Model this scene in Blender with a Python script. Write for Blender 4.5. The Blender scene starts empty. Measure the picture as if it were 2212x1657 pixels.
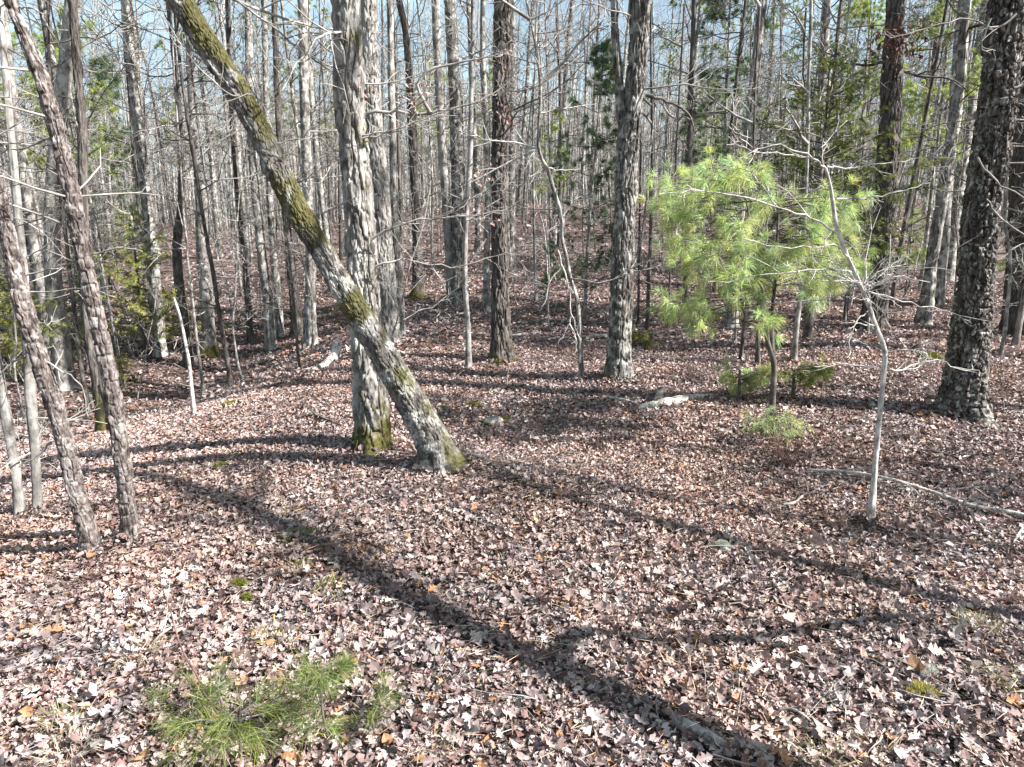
import bpy, math
import numpy as np
from mathutils import Vector

# ------------------------------------------------------------------ camera, sky, sun, exposure
scn = bpy.context.scene
CAM_H, PITCH = 2.7, math.radians(14.0)
cam_d = bpy.data.cameras.new('camera')
cam_d.sensor_width = 36.0
cam_d.lens = 24.0
cam_d.clip_end = 1500.0
cam_d.clip_start = 0.05
cam = bpy.data.objects.new('camera', cam_d)
scn.collection.objects.link(cam)
cam.location = (0, 0, CAM_H)
cam.rotation_euler = (math.pi/2 - PITCH, 0, 0)
scn.camera = cam

SUN_AZ, SUN_EL = math.radians(107.0), math.radians(41.0)
S = np.array([math.cos(SUN_EL)*math.sin(SUN_AZ), math.cos(SUN_EL)*math.cos(SUN_AZ), math.sin(SUN_EL)])
w = bpy.data.worlds.new('World')
scn.world = w
w.use_nodes = True
nt = w.node_tree
bg = nt.nodes['Background']
sky = nt.nodes.new('ShaderNodeTexSky')
sky.sky_type = 'NISHITA'
sky.sun_disc = False
sky.sun_elevation = SUN_EL
sky.sun_rotation = SUN_AZ
sky.air_density = 1.0
sky.dust_density = 2.0
sky.ozone_density = 0.2
wtc = nt.nodes.new('ShaderNodeTexCoord'); wmp = nt.nodes.new('ShaderNodeMapping'); wmp.inputs['Scale'].default_value = (1, 1, 3.2)
nt.links.new(wtc.outputs['Generated'], wmp.inputs[0])
wn = nt.nodes.new('ShaderNodeTexNoise'); wn.inputs['Scale'].default_value = 3.0; wn.inputs['Detail'].default_value = 6; wn.inputs['Roughness'].default_value = .55
nt.links.new(wmp.outputs[0], wn.inputs['Vector'])
wr = nt.nodes.new('ShaderNodeMapRange'); wr.inputs[1].default_value = .44; wr.inputs[2].default_value = .64; wr.inputs[3].default_value = .3; wr.inputs[4].default_value = .72
nt.links.new(wn.outputs['Fac'], wr.inputs[0])
wx = nt.nodes.new('ShaderNodeMix'); wx.data_type = 'RGBA'; wx.inputs[7].default_value = (5.4, 7.4, 8.2, 1)     # thin bright cloud
nt.links.new(wr.outputs[0], wx.inputs[0]); nt.links.new(sky.outputs[0], wx.inputs[6])
nt.links.new(wx.outputs[2], bg.inputs['Color'])
bg.inputs['Strength'].default_value = 0.05
sun_d = bpy.data.lights.new('sun', 'SUN')
sun_d.energy = 5.0
sun_d.angle = math.radians(0.55)
sun_d.color = (1.0, 0.955, 0.90)
sun = bpy.data.objects.new('sun', sun_d)
scn.collection.objects.link(sun)
sun.rotation_euler = Vector(S).to_track_quat('Z', 'Y').to_euler()
sun.location = (20, -5, 30)
scn.view_settings.view_transform = 'Standard'
scn.view_settings.look = 'None'
scn.view_settings.exposure = 1.8
scn.view_settings.gamma = 1.0
scn.view_settings.use_curve_mapping = False
scn.cycles.max_bounces = 5
scn.cycles.diffuse_bounces = 3
scn.cycles.transparent_max_bounces = 4

C = scn.collection
RNG = np.random.default_rng(7)

# ------------------------------------------------------------------ noise helpers
def _h(ix, iy, iz):
    with np.errstate(over='ignore'):
        n = (ix.astype(np.int64)*374761393 + iy.astype(np.int64)*668265263 + iz.astype(np.int64)*1442695041) & 0xffffffff
        n = ((n ^ (n >> 13))*1274126177) & 0xffffffff
        n = ((n ^ (n >> 15))*2246822519) & 0xffffffff
        return ((n ^ (n >> 16)) & 0xffff)/65535.0

def vnoise(x, y, z=None):
    x = np.asarray(x, float); y = np.asarray(y, float)
    z = np.zeros_like(x) if z is None else np.asarray(z, float)
    fx, fy, fz = np.floor(x), np.floor(y), np.floor(z)
    tx, ty, tz = x-fx, y-fy, z-fz
    tx = tx*tx*(3-2*tx); ty = ty*ty*(3-2*ty); tz = tz*tz*(3-2*tz)
    r = 0
    for dx in (0, 1):
        for dy in (0, 1):
            for dz in (0, 1):
                r = r + _h(fx+dx, fy+dy, fz+dz)*(tx if dx else 1-tx)*(ty if dy else 1-ty)*(tz if dz else 1-tz)
    return r*2-1

def fbm(x, y, z=None, o=3):
    z = np.zeros_like(np.asarray(x, float)) if z is None else z
    a, r = 1.0, 0
    for k in range(o):
        r = r + a*vnoise(x*2**k+17*k, y*2**k+5*k, z*2**k)
        a *= .5
    return r

def sstep(a, b, x):
    t = np.clip((np.asarray(x, float)-a)/(b-a), 0, 1)
    return t*t*(3-2*t)

def worley(u, v, nu, seed=0):
    """u in 0..nu (wraps), v free: returns F2-F1 and a random number per cell"""
    fu, fv = np.floor(u), np.floor(v)
    F1 = np.full(u.shape, 9.0); F2 = np.full(u.shape, 9.0); idv = np.zeros(u.shape)
    sd = np.full(u.shape, float(seed))
    for du in (-1, 0, 1):
        for dv in (-1, 0, 1):
            cu, cv = fu+du, fv+dv
            cw = np.mod(cu, nu)
            pu = cu + .15+.7*_h(cw, cv, sd); pv = cv + .1+.8*_h(cw, cv, sd+50)
            d = np.hypot(u-pu, v-pv)
            nf = d < F1
            F2 = np.where(nf, F1, np.minimum(F2, d))
            idv = np.where(nf, _h(cw, cv, sd+99), idv)
            F1 = np.where(nf, d, F1)
    return F2-F1, idv

# ------------------------------------------------------------------ terrain height
def H(x, y):
    x = np.asarray(x, float); y = np.asarray(y, float)
    z = .05*vnoise(x*.45+3, y*.45) + .022*vnoise(x*1.3, y*1.3+8) + .10*vnoise(x*.13+1.7, y*.13+4.2)
    z = z - .95*sstep(-1.2, -9, x)*sstep(40, 14, y)
    z = z - 1.0*np.exp(-((y-17-.15*(x+9))/4.5)**2)*sstep(-3.5, -9, x)
    z = z + (3.9*sstep(15, 60, y))*(.25+.75*sstep(-22, -2, x))*(1-.2*sstep(12, 45, x))
    z = z + .35*np.exp(-((x-7.5)**2+(y-11.5)**2)/14)
    r = np.hypot(x, y)
    z = z + .9*sstep(12, 40, r)*vnoise(x*.05+9, y*.05+2)*.6
    return z

def Hs(x, y):
    return float(H(np.array([x]), np.array([y]))[0])

# display pixels of the photograph (2212 wide) -> rays, so that things stand where they stand in the place
FPX = 24/36*2212
cp, sp = math.cos(PITCH), math.sin(PITCH)
def ray(u, v):
    a, b = (u-1106)/FPX, (828.5-v)/FPX
    return np.array([a, cp + b*sp, -sp + b*cp])
ORG = np.array([0, 0, CAM_H + 0.0])
def ground(u, v):
    d = ray(u, v)
    t = np.geomspace(1.0, 160, 5000)
    P = ORG[:, None] + d[:, None]*t
    below = np.nonzero(P[2] < H(P[0], P[1]))[0]
    i = below[0] if len(below) else len(t)-1
    return np.array([P[0, i], P[1, i], Hs(P[0, i], P[1, i])])
def at_y(u, v, y):
    d = ray(u, v)
    return ORG + d*(y/d[1])
def project(p):
    x, y, z = p[0], p[1], p[2]-CAM_H
    dep = y*cp - z*sp
    up = y*sp + z*cp
    return 1106 + FPX*x/dep, 828.5 - FPX*up/dep, dep

# ------------------------------------------------------------------ materials
def new_mat(name):
    m = bpy.data.materials.new(name); m.use_nodes = True
    return m, m.node_tree, m.node_tree.nodes['Principled BSDF']

def ramp(nt, fac, stops):
    r = nt.nodes.new('ShaderNodeValToRGB')
    while len(r.color_ramp.elements) < len(stops):
        r.color_ramp.elements.new(.5)
    for e, (p, c) in zip(r.color_ramp.elements, stops):
        e.position = p; e.color = (*c, 1)
    nt.links.new(fac, r.inputs[0])
    return r.outputs[0]

def noise_node(nt, vec, scale, detail=4, rough=.6):
    n = nt.nodes.new('ShaderNodeTexNoise')
    n.inputs['Scale'].default_value = scale; n.inputs['Detail'].default_value = detail; n.inputs['Roughness'].default_value = rough
    if vec is not None: nt.links.new(vec, n.inputs['Vector'])
    return n.outputs['Fac']

def mixc(nt, fac, a, b):
    m = nt.nodes.new('ShaderNodeMix'); m.data_type = 'RGBA'
    for s, v in ((m.inputs[0], fac), (m.inputs[6], a), (m.inputs[7], b)):
        if hasattr(v, 'links'): nt.links.new(v, s)
        elif isinstance(v, tuple): s.default_value = (*v, 1)
        else: s.default_value = v
    return m.outputs[2]

def bark_mat(name, dark, mid, light, lichen=(.46, .47, .43), lich=.58, zs=.22, sc=16, bump=.9, moss=False, ls=2.6):
    m, nt, b = new_mat(name)
    tc = nt.nodes.new('ShaderNodeTexCoord')
    mp = nt.nodes.new('ShaderNodeMapping'); mp.inputs['Scale'].default_value = (1, 1, zs)
    nt.links.new(tc.outputs['Object'], mp.inputs[0])
    n1 = noise_node(nt, mp.outputs[0], sc, 6, .65)
    n2 = noise_node(nt, tc.outputs['Object'], ls, 5, .65)
    col = ramp(nt, n1, [(.36, dark), (.5, mid), (.64, light)])
    mp2 = nt.nodes.new('ShaderNodeMapping'); mp2.inputs['Scale'].default_value = (1, 1, zs*.5)
    nt.links.new(tc.outputs['Object'], mp2.inputs[0])
    n4 = noise_node(nt, mp2.outputs[0], sc*2.3, 5, .7)
    cr = ramp(nt, n4, [(.40, (.30, .28, .27)), (.49, (1, 1, 1))])
    mq = nt.nodes.new('ShaderNodeMix'); mq.data_type = 'RGBA'; mq.blend_type = 'MULTIPLY'; mq.inputs[0].default_value = min(1, bump)
    nt.links.new(col, mq.inputs[6]); nt.links.new(cr, mq.inputs[7]); col = mq.outputs[2]
    lf = ramp(nt, n2, [(lich-.05, (0, 0, 0)), (lich+.07, (.8, .8, .8))])
    col = mixc(nt, lf, col, lichen)
    if moss:
        a = nt.nodes.new('ShaderNodeAttribute'); a.attribute_name = 'moss'
        n3 = noise_node(nt, tc.outputs['Object'], 34, 4, .7)
        mcol = ramp(nt, n3, [(.3, (.03, .03, .012)), (.55, (.08, .074, .024)), (.75, (.15, .135, .055))])
        col = mixc(nt, a.outputs['Fac'], col, mcol)
    nt.links.new(col, b.inputs['Base Color'])
    b.inputs['Roughness'].default_value = .92
    b.inputs['Specular IOR Level'].default_value = .2
    bp = nt.nodes.new('ShaderNodeBump'); bp.inputs['Strength'].default_value = bump; bp.inputs['Distance'].default_value = .02
    nt.links.new(n1, bp.inputs['Height']); nt.links.new(bp.outputs[0], b.inputs['Normal'])
    return m

M = {}
M['oak'] = bark_mat('oak_bark', (.04, .035, .032), (.115, .106, .098), (.235, .225, .21), lichen=(.40, .40, .375), lich=.55, ls=6, moss=True)
M['oakdark'] = bark_mat('dark_oak_bark', (.035, .03, .028), (.095, .085, .078), (.17, .155, .145), lichen=(.25, .25, .23), lich=.66, moss=True)
M['pine'] = bark_mat('pine_bark', (.035, .027, .025), (.14, .117, .11), (.27, .245, .232), lichen=(.36, .355, .34), lich=.60, ls=8, zs=.5, sc=22, moss=True)
M['pale'] = bark_mat('pale_smooth_bark', (.07, .064, .06), (.21, .2, .187), (.35, .335, .315), lichen=(.42, .415, .39), lich=.57, zs=.5, sc=9, bump=.4, moss=True)
M['grey'] = bark_mat('grey_bark', (.055, .05, .046), (.17, .158, .147), (.33, .315, .295), lich=.54, ls=5, moss=True)
M['twig'] = bark_mat('twig_bark', (.12, .108, .1), (.25, .233, .218), (.38, .36, .34), lich=.66, zs=1, sc=5, bump=0)
M['twigdark'] = bark_mat('dark_twig_bark', (.04, .035, .032), (.10, .09, .082), (.2, .185, .17), lich=.72, zs=1, sc=5, bump=0)
M['furrow'] = bark_mat('furrowed_oak_bark', (.03, .026, .024), (.09, .08, .073), (.26, .245, .23), lichen=(.44, .44, .41), lich=.60, ls=13, moss=True)
M['dead'] = bark_mat('bleached_dead_wood', (.22, .2, .18), (.43, .4, .37), (.6, .57, .53), lich=.62, zs=.3, sc=14)
M['redtwig'] = bark_mat('red_brown_twig', (.09, .05, .045), (.16, .095, .08), (.26, .17, .14), lich=.8, zs=1, sc=6, bump=0)
M['sapling'] = bark_mat('sapling_bark', (.18, .165, .155), (.43, .41, .39), (.58, .56, .53), lich=.6, zs=.6, sc=14, bump=.5)

def attr_mat(name, rough=.75, spec=.3, transl=.0, var=.25, vs=60):
    m, nt, b = new_mat(name)
    a = nt.nodes.new('ShaderNodeAttribute'); a.attribute_name = 'tint'
    tc = nt.nodes.new('ShaderNodeTexCoord')
    n = noise_node(nt, tc.outputs['Object'], vs, 3, .6)
    hv = nt.nodes.new('ShaderNodeHueSaturation')
    mr = nt.nodes.new('ShaderNodeMapRange')
    mr.inputs[1].default_value = .25; mr.inputs[2].default_value = .75
    mr.inputs[3].default_value = 1-var; mr.inputs[4].default_value = 1+var
    nt.links.new(n, mr.inputs[0]); nt.links.new(mr.outputs[0], hv.inputs['Value'])
    nt.links.new(a.outputs['Color'], hv.inputs['Color'])
    nt.links.new(hv.outputs[0], b.inputs['Base Color'])
    b.inputs['Roughness'].default_value = rough; b.inputs['Specular IOR Level'].default_value = spec
    if transl > 0:
        t = nt.nodes.new('ShaderNodeBsdfTranslucent'); nt.links.new(hv.outputs[0], t.inputs[0])
        mx = nt.nodes.new('ShaderNodeMixShader'); mx.inputs[0].default_value = transl
        out = nt.nodes['Material Output']
        nt.links.new(b.outputs[0], mx.inputs[1]); nt.links.new(t.outputs[0], mx.inputs[2]); nt.links.new(mx.outputs[0], out.inputs[0])
    return m
M['leaf'] = attr_mat('dry_leaf', .62, .4, .12, .22, 70)
M['needle'] = attr_mat('green_needles', .45, .6, .42, .15, 8)
M['mossclump'] = attr_mat('moss_clump', .95, .1, 0, .4, 90)

# ------------------------------------------------------------------ mesh builder
class MB:
    def __init__(s):
        s.v, s.q, s.t, s.n, s.a, s.c = [], [], [], 0, [], []
    def add(s, V, Q=None, T=None, moss=None, tint=None):
        V = np.asarray(V, float).reshape(-1, 3)
        s.v.append(V)
        if Q is not None and len(Q): s.q.append(np.asarray(Q)+s.n)
        if T is not None and len(T): s.t.append(np.asarray(T)+s.n)
        s.a.append(np.zeros(len(V)) if moss is None else np.asarray(moss, float).ravel())
        s.c.append(np.ones((len(V), 3)) if tint is None else np.broadcast_to(np.asarray(tint, float), (len(V), 3)))
        s.n += len(V)
    def tube(s, P, R, sides, tint=None, cap=False):
        P = np.asarray(P, float); R = np.asarray(R, float); n = len(P)
        T = np.gradient(P, axis=0); T /= np.linalg.norm(T, axis=1)[:, None]+1e-9
        ref = np.zeros(3); ref[np.argmin(np.abs(T.mean(0)))] = 1
        U = np.cross(T, ref); U /= np.linalg.norm(U, axis=1)[:, None]+1e-9
        W = np.cross(T, U)
        th = np.arange(sides)*2*np.pi/sides
        V = P[:, None, :] + R[:, None, None]*(U[:, None, :]*np.cos(th)[None, :, None] + W[:, None, :]*np.sin(th)[None, :, None])
        i, j = np.meshgrid(np.arange(n-1), np.arange(sides), indexing='ij')
        jn = (j+1) % sides
        Q = np.stack([i*sides+j, (i+1)*sides+j, (i+1)*sides+jn, i*sides+jn], -1).reshape(-1, 4)
        V = V.reshape(-1, 3); Tt = None
        if cap:
            V = np.vstack([V, P[-1], P[0]]); k = np.arange(sides); e = (n-1)*sides
            Tt = np.vstack([np.stack([e+k, np.full(sides, n*sides), e+(k+1) % sides], 1), np.stack([(k+1) % sides, np.full(sides, n*sides+1), k], 1)])
        s.add(V, Q, Tt, tint=tint)
    def arrays(s):
        V = np.vstack(s.v)
        q = np.vstack(s.q) if s.q else np.zeros((0, 4), int)
        t = np.vstack(s.t) if s.t else np.zeros((0, 3), int)
        return V, q, t, np.concatenate(s.a), np.vstack(s.c)
    def build(s, name, mat, parent=None, loc=(0, 0, 0), smooth=True, attr=None):
        V, q, t, a, c = s.arrays()
        V = V - np.asarray(loc)
        me = bpy.data.meshes.new(name)
        me.vertices.add(len(V)); me.vertices.foreach_set('co', V.astype(np.float32).ravel())
        nl = q.size+t.size
        me.loops.add(nl); me.loops.foreach_set('vertex_index', np.concatenate([q.ravel(), t.ravel()]).astype(np.int32))
        me.polygons.add(len(q)+len(t))
        me.polygons.foreach_set('loop_start', np.concatenate([np.arange(len(q))*4, q.size+np.arange(len(t))*3]).astype(np.int32))
        me.polygons.foreach_set('use_smooth', np.full(len(q)+len(t), smooth))
        if attr == 'moss':
            me.attributes.new('moss', 'FLOAT', 'POINT').data.foreach_set('value', a.astype(np.float32))
        if attr == 'tint':
            me.attributes.new('tint', 'FLOAT_COLOR', 'POINT').data.foreach_set('color', np.hstack([c, np.ones((len(c), 1))]).astype(np.float32).ravel())
        me.update(calc_edges=True)
        me.validate()
        me.materials.append(mat)
        o = bpy.data.objects.new(name, me); C.objects.link(o)
        if parent is not None: o.parent = parent
        else: o.location = Vector(tuple(loc))
        return o

def thing(name, label, cat, loc, group=None):
    o = bpy.data.objects.new(name, None); C.objects.link(o)
    o.location = Vector(tuple(loc)); o.empty_display_size = .2
    o['label'] = label; o['category'] = cat
    if group: o['group'] = group
    return o
def tag(o, label=None, cat=None, group=None, kind=None):
    for k, v in (('label', label), ('category', cat), ('group', group), ('kind', kind)):
        if v: o[k] = v
    return o

def spline(P, n):
    """Catmull-Rom through rows of P, n samples"""
    P = np.asarray(P, float)
    Q = np.vstack([2*P[0]-P[1], P, 2*P[-1]-P[-2]])
    t = np.linspace(0, len(P)-1, n); i = np.minimum(t.astype(int), len(P)-2); f = (t-i)[:, None]
    a, b, c, d = Q[i], Q[i+1], Q[i+2], Q[i+3]
    return .5*((2*b)+(-a+c)*f+(2*a-5*b+4*c-d)*f*f+(-a+3*b-3*c+d)*f**3)

# ------------------------------------------------------------------ trunks and branches
def bark_tube(mb, P, R, sides, kind='oak', depth=.02, seed=0, flare=.0, lobes=5, mossf=None, knots=()):
    """P, R: dense centre line; real furrows and plates in the surface"""
    n = len(P)
    T = np.gradient(P, axis=0); T /= np.linalg.norm(T, axis=1)[:, None]
    ref = np.array([0, 1.0, 0])
    U = np.cross(T, ref); U /= np.linalg.norm(U, axis=1)[:, None]; W = np.cross(T, U)
    th = np.arange(sides)*2*np.pi/sides
    s = np.concatenate([[0], np.cumsum(np.linalg.norm(np.diff(P, axis=0), axis=1))])
    TH, SS = np.meshgrid(th, s)
    RR = np.repeat(R[:, None], sides, 1)
    sx, sy = np.cos(TH), np.sin(TH)
    circ = max(.2, 2*np.pi*float(R.mean()))
    if kind == 'oak':        # long vertical plates
        nu = max(6, int(circ/.075)); wob = .6*vnoise(sx*2+seed, sy*2, SS*3)
        f, idv = worley(TH/(2*np.pi)*nu+wob, SS/.34+.5*vnoise(sx*3, sy*3+seed, SS*2), nu, seed)
        d = depth*1.6*(sstep(.03, .24, f)*(.6+.7*idv)-.75)
    elif kind == 'fine':     # small close grain
        nu = max(6, int(circ/.036)); wob = .5*vnoise(sx*2+seed, sy*2, SS*5)
        f, idv = worley(TH/(2*np.pi)*nu+wob, SS/.075, nu, seed)
        d = depth*1.4*(sstep(.02, .28, f)*(.6+.7*idv)-.7)
    elif kind == 'pine':     # chunky plates
        nu = max(6, int(circ/.065)); wob = .5*vnoise(sx*2+seed, sy*2, SS*5)
        f, idv = worley(TH/(2*np.pi)*nu+wob, SS/.10, nu, seed)
        d = depth*1.5*(sstep(.02, .24, f)*(.6+.7*idv)-.7)
    else:
        d = depth*.6*vnoise(sx*4+seed, sy*4, SS*1.5)
    d = d + depth*.8*fbm(sx*R[0]*26+seed, sy*R[0]*26, SS*11, 3)
    big = .09*RR*vnoise(sx*1.2+seed, sy*1.2+3, SS*1.3) + .05*RR*vnoise(sx*2.5, sy*2.5+seed, SS*4)
    fl = 1.35*flare*RR*np.exp(-SS/.20)*(.40+1.0*np.maximum(0, np.cos(TH*lobes/2+seed))**2)+flare*.35*RR*np.exp(-SS/.45)
    kn = 0
    for (ks, ka, kr, kh) in knots:
        dd = np.hypot((SS-ks), RR*(np.angle(np.exp(1j*(TH-ka)))))
        kn = kn + kh*np.exp(-(dd/kr)**2)
    rad = RR+d+big+fl+kn
    V = P[:, None, :] + rad[..., None]*(U[:, None, :]*sx[..., None] + W[:, None, :]*sy[..., None])
    i, j = np.meshgrid(np.arange(n-1), np.arange(sides), indexing='ij'); jn = (j+1) % sides
    Q = np.stack([i*sides+j, (i+1)*sides+j, (i+1)*sides+jn, i*sides+jn], -1).reshape(-1, 4)
    N = U[:, None, :]*sx[..., None] + W[:, None, :]*sy[..., None]
    moss = np.zeros_like(rad) if mossf is None else mossf(SS, N, V)
    if mossf is not None:
        V = V + N*(moss*.009*(.5+.9*_h(np.arange(V[..., 0].size).reshape(rad.shape), np.full(rad.shape, seed), np.zeros(rad.shape))))[..., None]
    mb.add(V.reshape(-1, 3), Q, moss=moss)

def path(p0, d0, L, n, wander, up, rng):
    p = np.array(p0, float); d = np.array(d0, float); d /= np.linalg.norm(d)
    out = [p.copy()]
    for k in range(n):
        d = d + rng.normal(0, wander, 3); d[2] += up
        d /= np.linalg.norm(d)
        p = p + d*L/n
        out.append(p.copy())
    return np.array(out)

def perp_dir(t, ang, rng):
    t = t/np.linalg.norm(t)
    r = rng.normal(0, 1, 3); r -= t*r.dot(t); r /= np.linalg.norm(r)+1e-9
    return t*math.cos(ang)+r*math.sin(ang)

SIDES = [7, 5, 4, 3, 3]
def grow(mb, p0, d0, L, r0, lev, maxlev, rng, rmin=.004, up=.05, wander=.16, kids=(5, 8), tips=None, ang=(.6, 1.2), start=.2, flat=0):
    n = int(min(9, max(3, L/.22)))
    P = path(p0, d0, L, n, wander, up, rng)
    R = np.linspace(r0, max(r0*.3, rmin*.8), n+1)
    mb.tube(P, R, SIDES[min(lev, 4)])
    if tips is not None: tips.append((P, R, lev))
    if lev < maxlev:
        for k in range(int(rng.integers(*kids))):
            t = rng.uniform(start, 1.0); i = min(n-1, int(t*n)); f = t*n-i
            b = P[i]*(1-f)+P[i+1]*f
            dd = perp_dir(P[i+1]-P[i], rng.uniform(*ang), rng)
            if flat: dd[2] *= 1-flat
            l2 = L*rng.uniform(.3, .62)*(1.15-.55*t)
            if l2 < .12: continue
            grow(mb, b, dd, l2, max(rmin, R[i]*rng.uniform(.45, .7)), lev+1, maxlev, rng, rmin, up, wander*1.15, kids, tips, ang, .15, flat)
    return P, R

def leaf_clusters(mb, pts, n, size, cols, rng, droop=.5):
    """hanging dead leaves round points"""
    for p in pts:
        m = n
        c = np.asarray(p)+rng.normal(0, size*1.3, (m, 3))
        a = rng.normal(0, 1, (m, 3)); a[:, 2] -= droop*2; a /= np.linalg.norm(a, axis=1)[:, None]
        b = np.cross(a, rng.normal(0, 1, (m, 3))); b /= np.linalg.norm(b, axis=1)[:, None]
        nn = np.cross(a, b)
        l = size*rng.uniform(.7, 1.3, (m, 1)); wd = l*.28
        V = np.stack([c, c+a*l*.5+b*wd+nn*l*.1, c+a*l, c+a*l*.5-b*wd+nn*l*.12], 1)
        k = np.arange(m)[:, None]*4
        T = np.vstack([np.hstack([k, k+1, k+2]), np.hstack([k, k+2, k+3])])
        col = np.asarray(cols)[rng.integers(0, len(cols), m)]*rng.uniform(.75, 1.2, (m, 1))
        mb.add(V.reshape(-1, 3), T=T, tint=np.repeat(col, 4, 0))

def needles(mb, pos, dirs, n, length, width, spread, col, rng, droop=.25, colvar=.25, seg=2):
    """a fan of thin needles at each position; pos, dirs (m,3)"""
    pos = np.repeat(np.asarray(pos), n, 0); d = np.repeat(np.asarray(dirs), n, 0)
    m = len(pos)
    d = d/(np.linalg.norm(d, axis=1)[:, None]+1e-9)
    r = rng.normal(0, 1, (m, 3)); r /= np.linalg.norm(r, axis=1)[:, None]
    d = d+r*spread; d /= np.linalg.norm(d, axis=1)[:, None]
    l = length*rng.uniform(.65, 1.15, (m, 1))
    side = np.cross(d, rng.normal(0, 1, (m, 3))); side /= np.linalg.norm(side, axis=1)[:, None]+1e-9
    g = np.array([0, 0, -1.0])
    b = pos+rng.normal(0, length*.08, (m, 3))
    mid = b+d*l*.5+g*l*droop*.2
    tip = b+d*l*.95+g*l*droop
    base = np.asarray(col)
    tv = np.repeat(rng.uniform(.72, 1.28, (m//n, 1))*np.hstack([rng.uniform(.85, 1.15, (m//n, 1)), np.ones((m//n, 1)), rng.uniform(.8, 1.3, (m//n, 1))]), n, 0)
    tint = base*tv*rng.uniform(1-colvar, 1+colvar, (m, 1))
    yel = rng.random((m, 1)) < .08
    tint = np.where(yel, tint*np.array([1.5, 1.05, .8]), tint)
    if seg == 2:
        V = np.stack([b-side*width*.4, b+side*width*.4, mid+side*width*.5, mid-side*width*.5, tip], 1)
        k = np.arange(m)[:, None]*5
        mb.add(V.reshape(-1, 3), Q=np.hstack([k, k+1, k+2, k+3]), T=np.hstack([k+3, k+2, k+4]), tint=np.repeat(tint, 5, 0))
    else:
        V = np.stack([b-side*width*.5, b+side*width*.5, tip], 1)
        k = np.arange(m)[:, None]*3
        mb.add(V.reshape(-1, 3), T=np.hstack([k, k+1, k+2]), tint=np.repeat(tint, 3, 0))

# ------------------------------------------------------------------ the ground sheet
rs = np.concatenate([[0], np.geomspace(.5, 400, 230)])
NA = 300
th = np.arange(NA)*2*np.pi/NA
Rg, Tg = np.meshgrid(rs[1:], th, indexing='ij')
X = Rg*np.sin(Tg); Y = Rg*np.cos(Tg)
Zg = H(X, Y) + .012*vnoise(X*6, Y*6)*(Rg < 40)
gm = MB()
V = np.stack([X, Y, Zg], -1).reshape(-1, 3)
i, j = np.meshgrid(np.arange(len(rs)-2), np.arange(NA), indexing='ij'); jn = (j+1) % NA
Q = np.stack([i*NA+j, i*NA+jn, (i+1)*NA+jn, (i+1)*NA+j], -1).reshape(-1, 4)
k = np.arange(NA)
V = np.vstack([V, [0, 0, Hs(0, 0)]])
gm.add(V, Q, np.stack([k, np.full(NA, len(V)-1), (k+1) % NA], 1))
m, nt_, b = new_mat('forest_floor')
tc = nt_.nodes.new('ShaderNodeTexCoord')
vo = nt_.nodes.new('ShaderNodeTexVoronoi'); vo.inputs['Scale'].default_value = 9.0; vo.inputs['Randomness'].default_value = 1
nt_.links.new(tc.outputs['Object'], vo.inputs['Vector'])
sepc = nt_.nodes.new('ShaderNodeSeparateColor'); nt_.links.new(vo.outputs['Color'], sepc.inputs[0])
leafc = ramp(nt_, sepc.outputs[0], [(0, (.035, .023, .02)), (.35, (.11, .072, .064)), (.65, (.19, .13, .115)), (1, (.30, .225, .20))])
nbig = noise_node(nt_, tc.outputs['Object'], .9, 4, .6)
shade = ramp(nt_, nbig, [(.3, (.6, .55, .53)), (.7, (1, 1, 1))])
mm = nt_.nodes.new('ShaderNodeMix'); mm.data_type = 'RGBA'; mm.blend_type = 'MULTIPLY'; mm.inputs[0].default_value = 1
nt_.links.new(leafc, mm.inputs[6]); nt_.links.new(shade, mm.inputs[7])
nt_.links.new(mm.outputs[2], b.inputs['Base Color'])
b.inputs['Roughness'].default_value = .9
nb = noise_node(nt_, tc.outputs['Object'], 14, 5, .7)
bp = nt_.nodes.new('ShaderNodeBump'); bp.inputs['Strength'].default_value = 1; bp.inputs['Distance'].default_value = .12
nt_.links.new(nb, bp.inputs['Height']); nt_.links.new(bp.outputs[0], b.inputs['Normal'])
tag(gm.build('ground', m), kind='structure')

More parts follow.
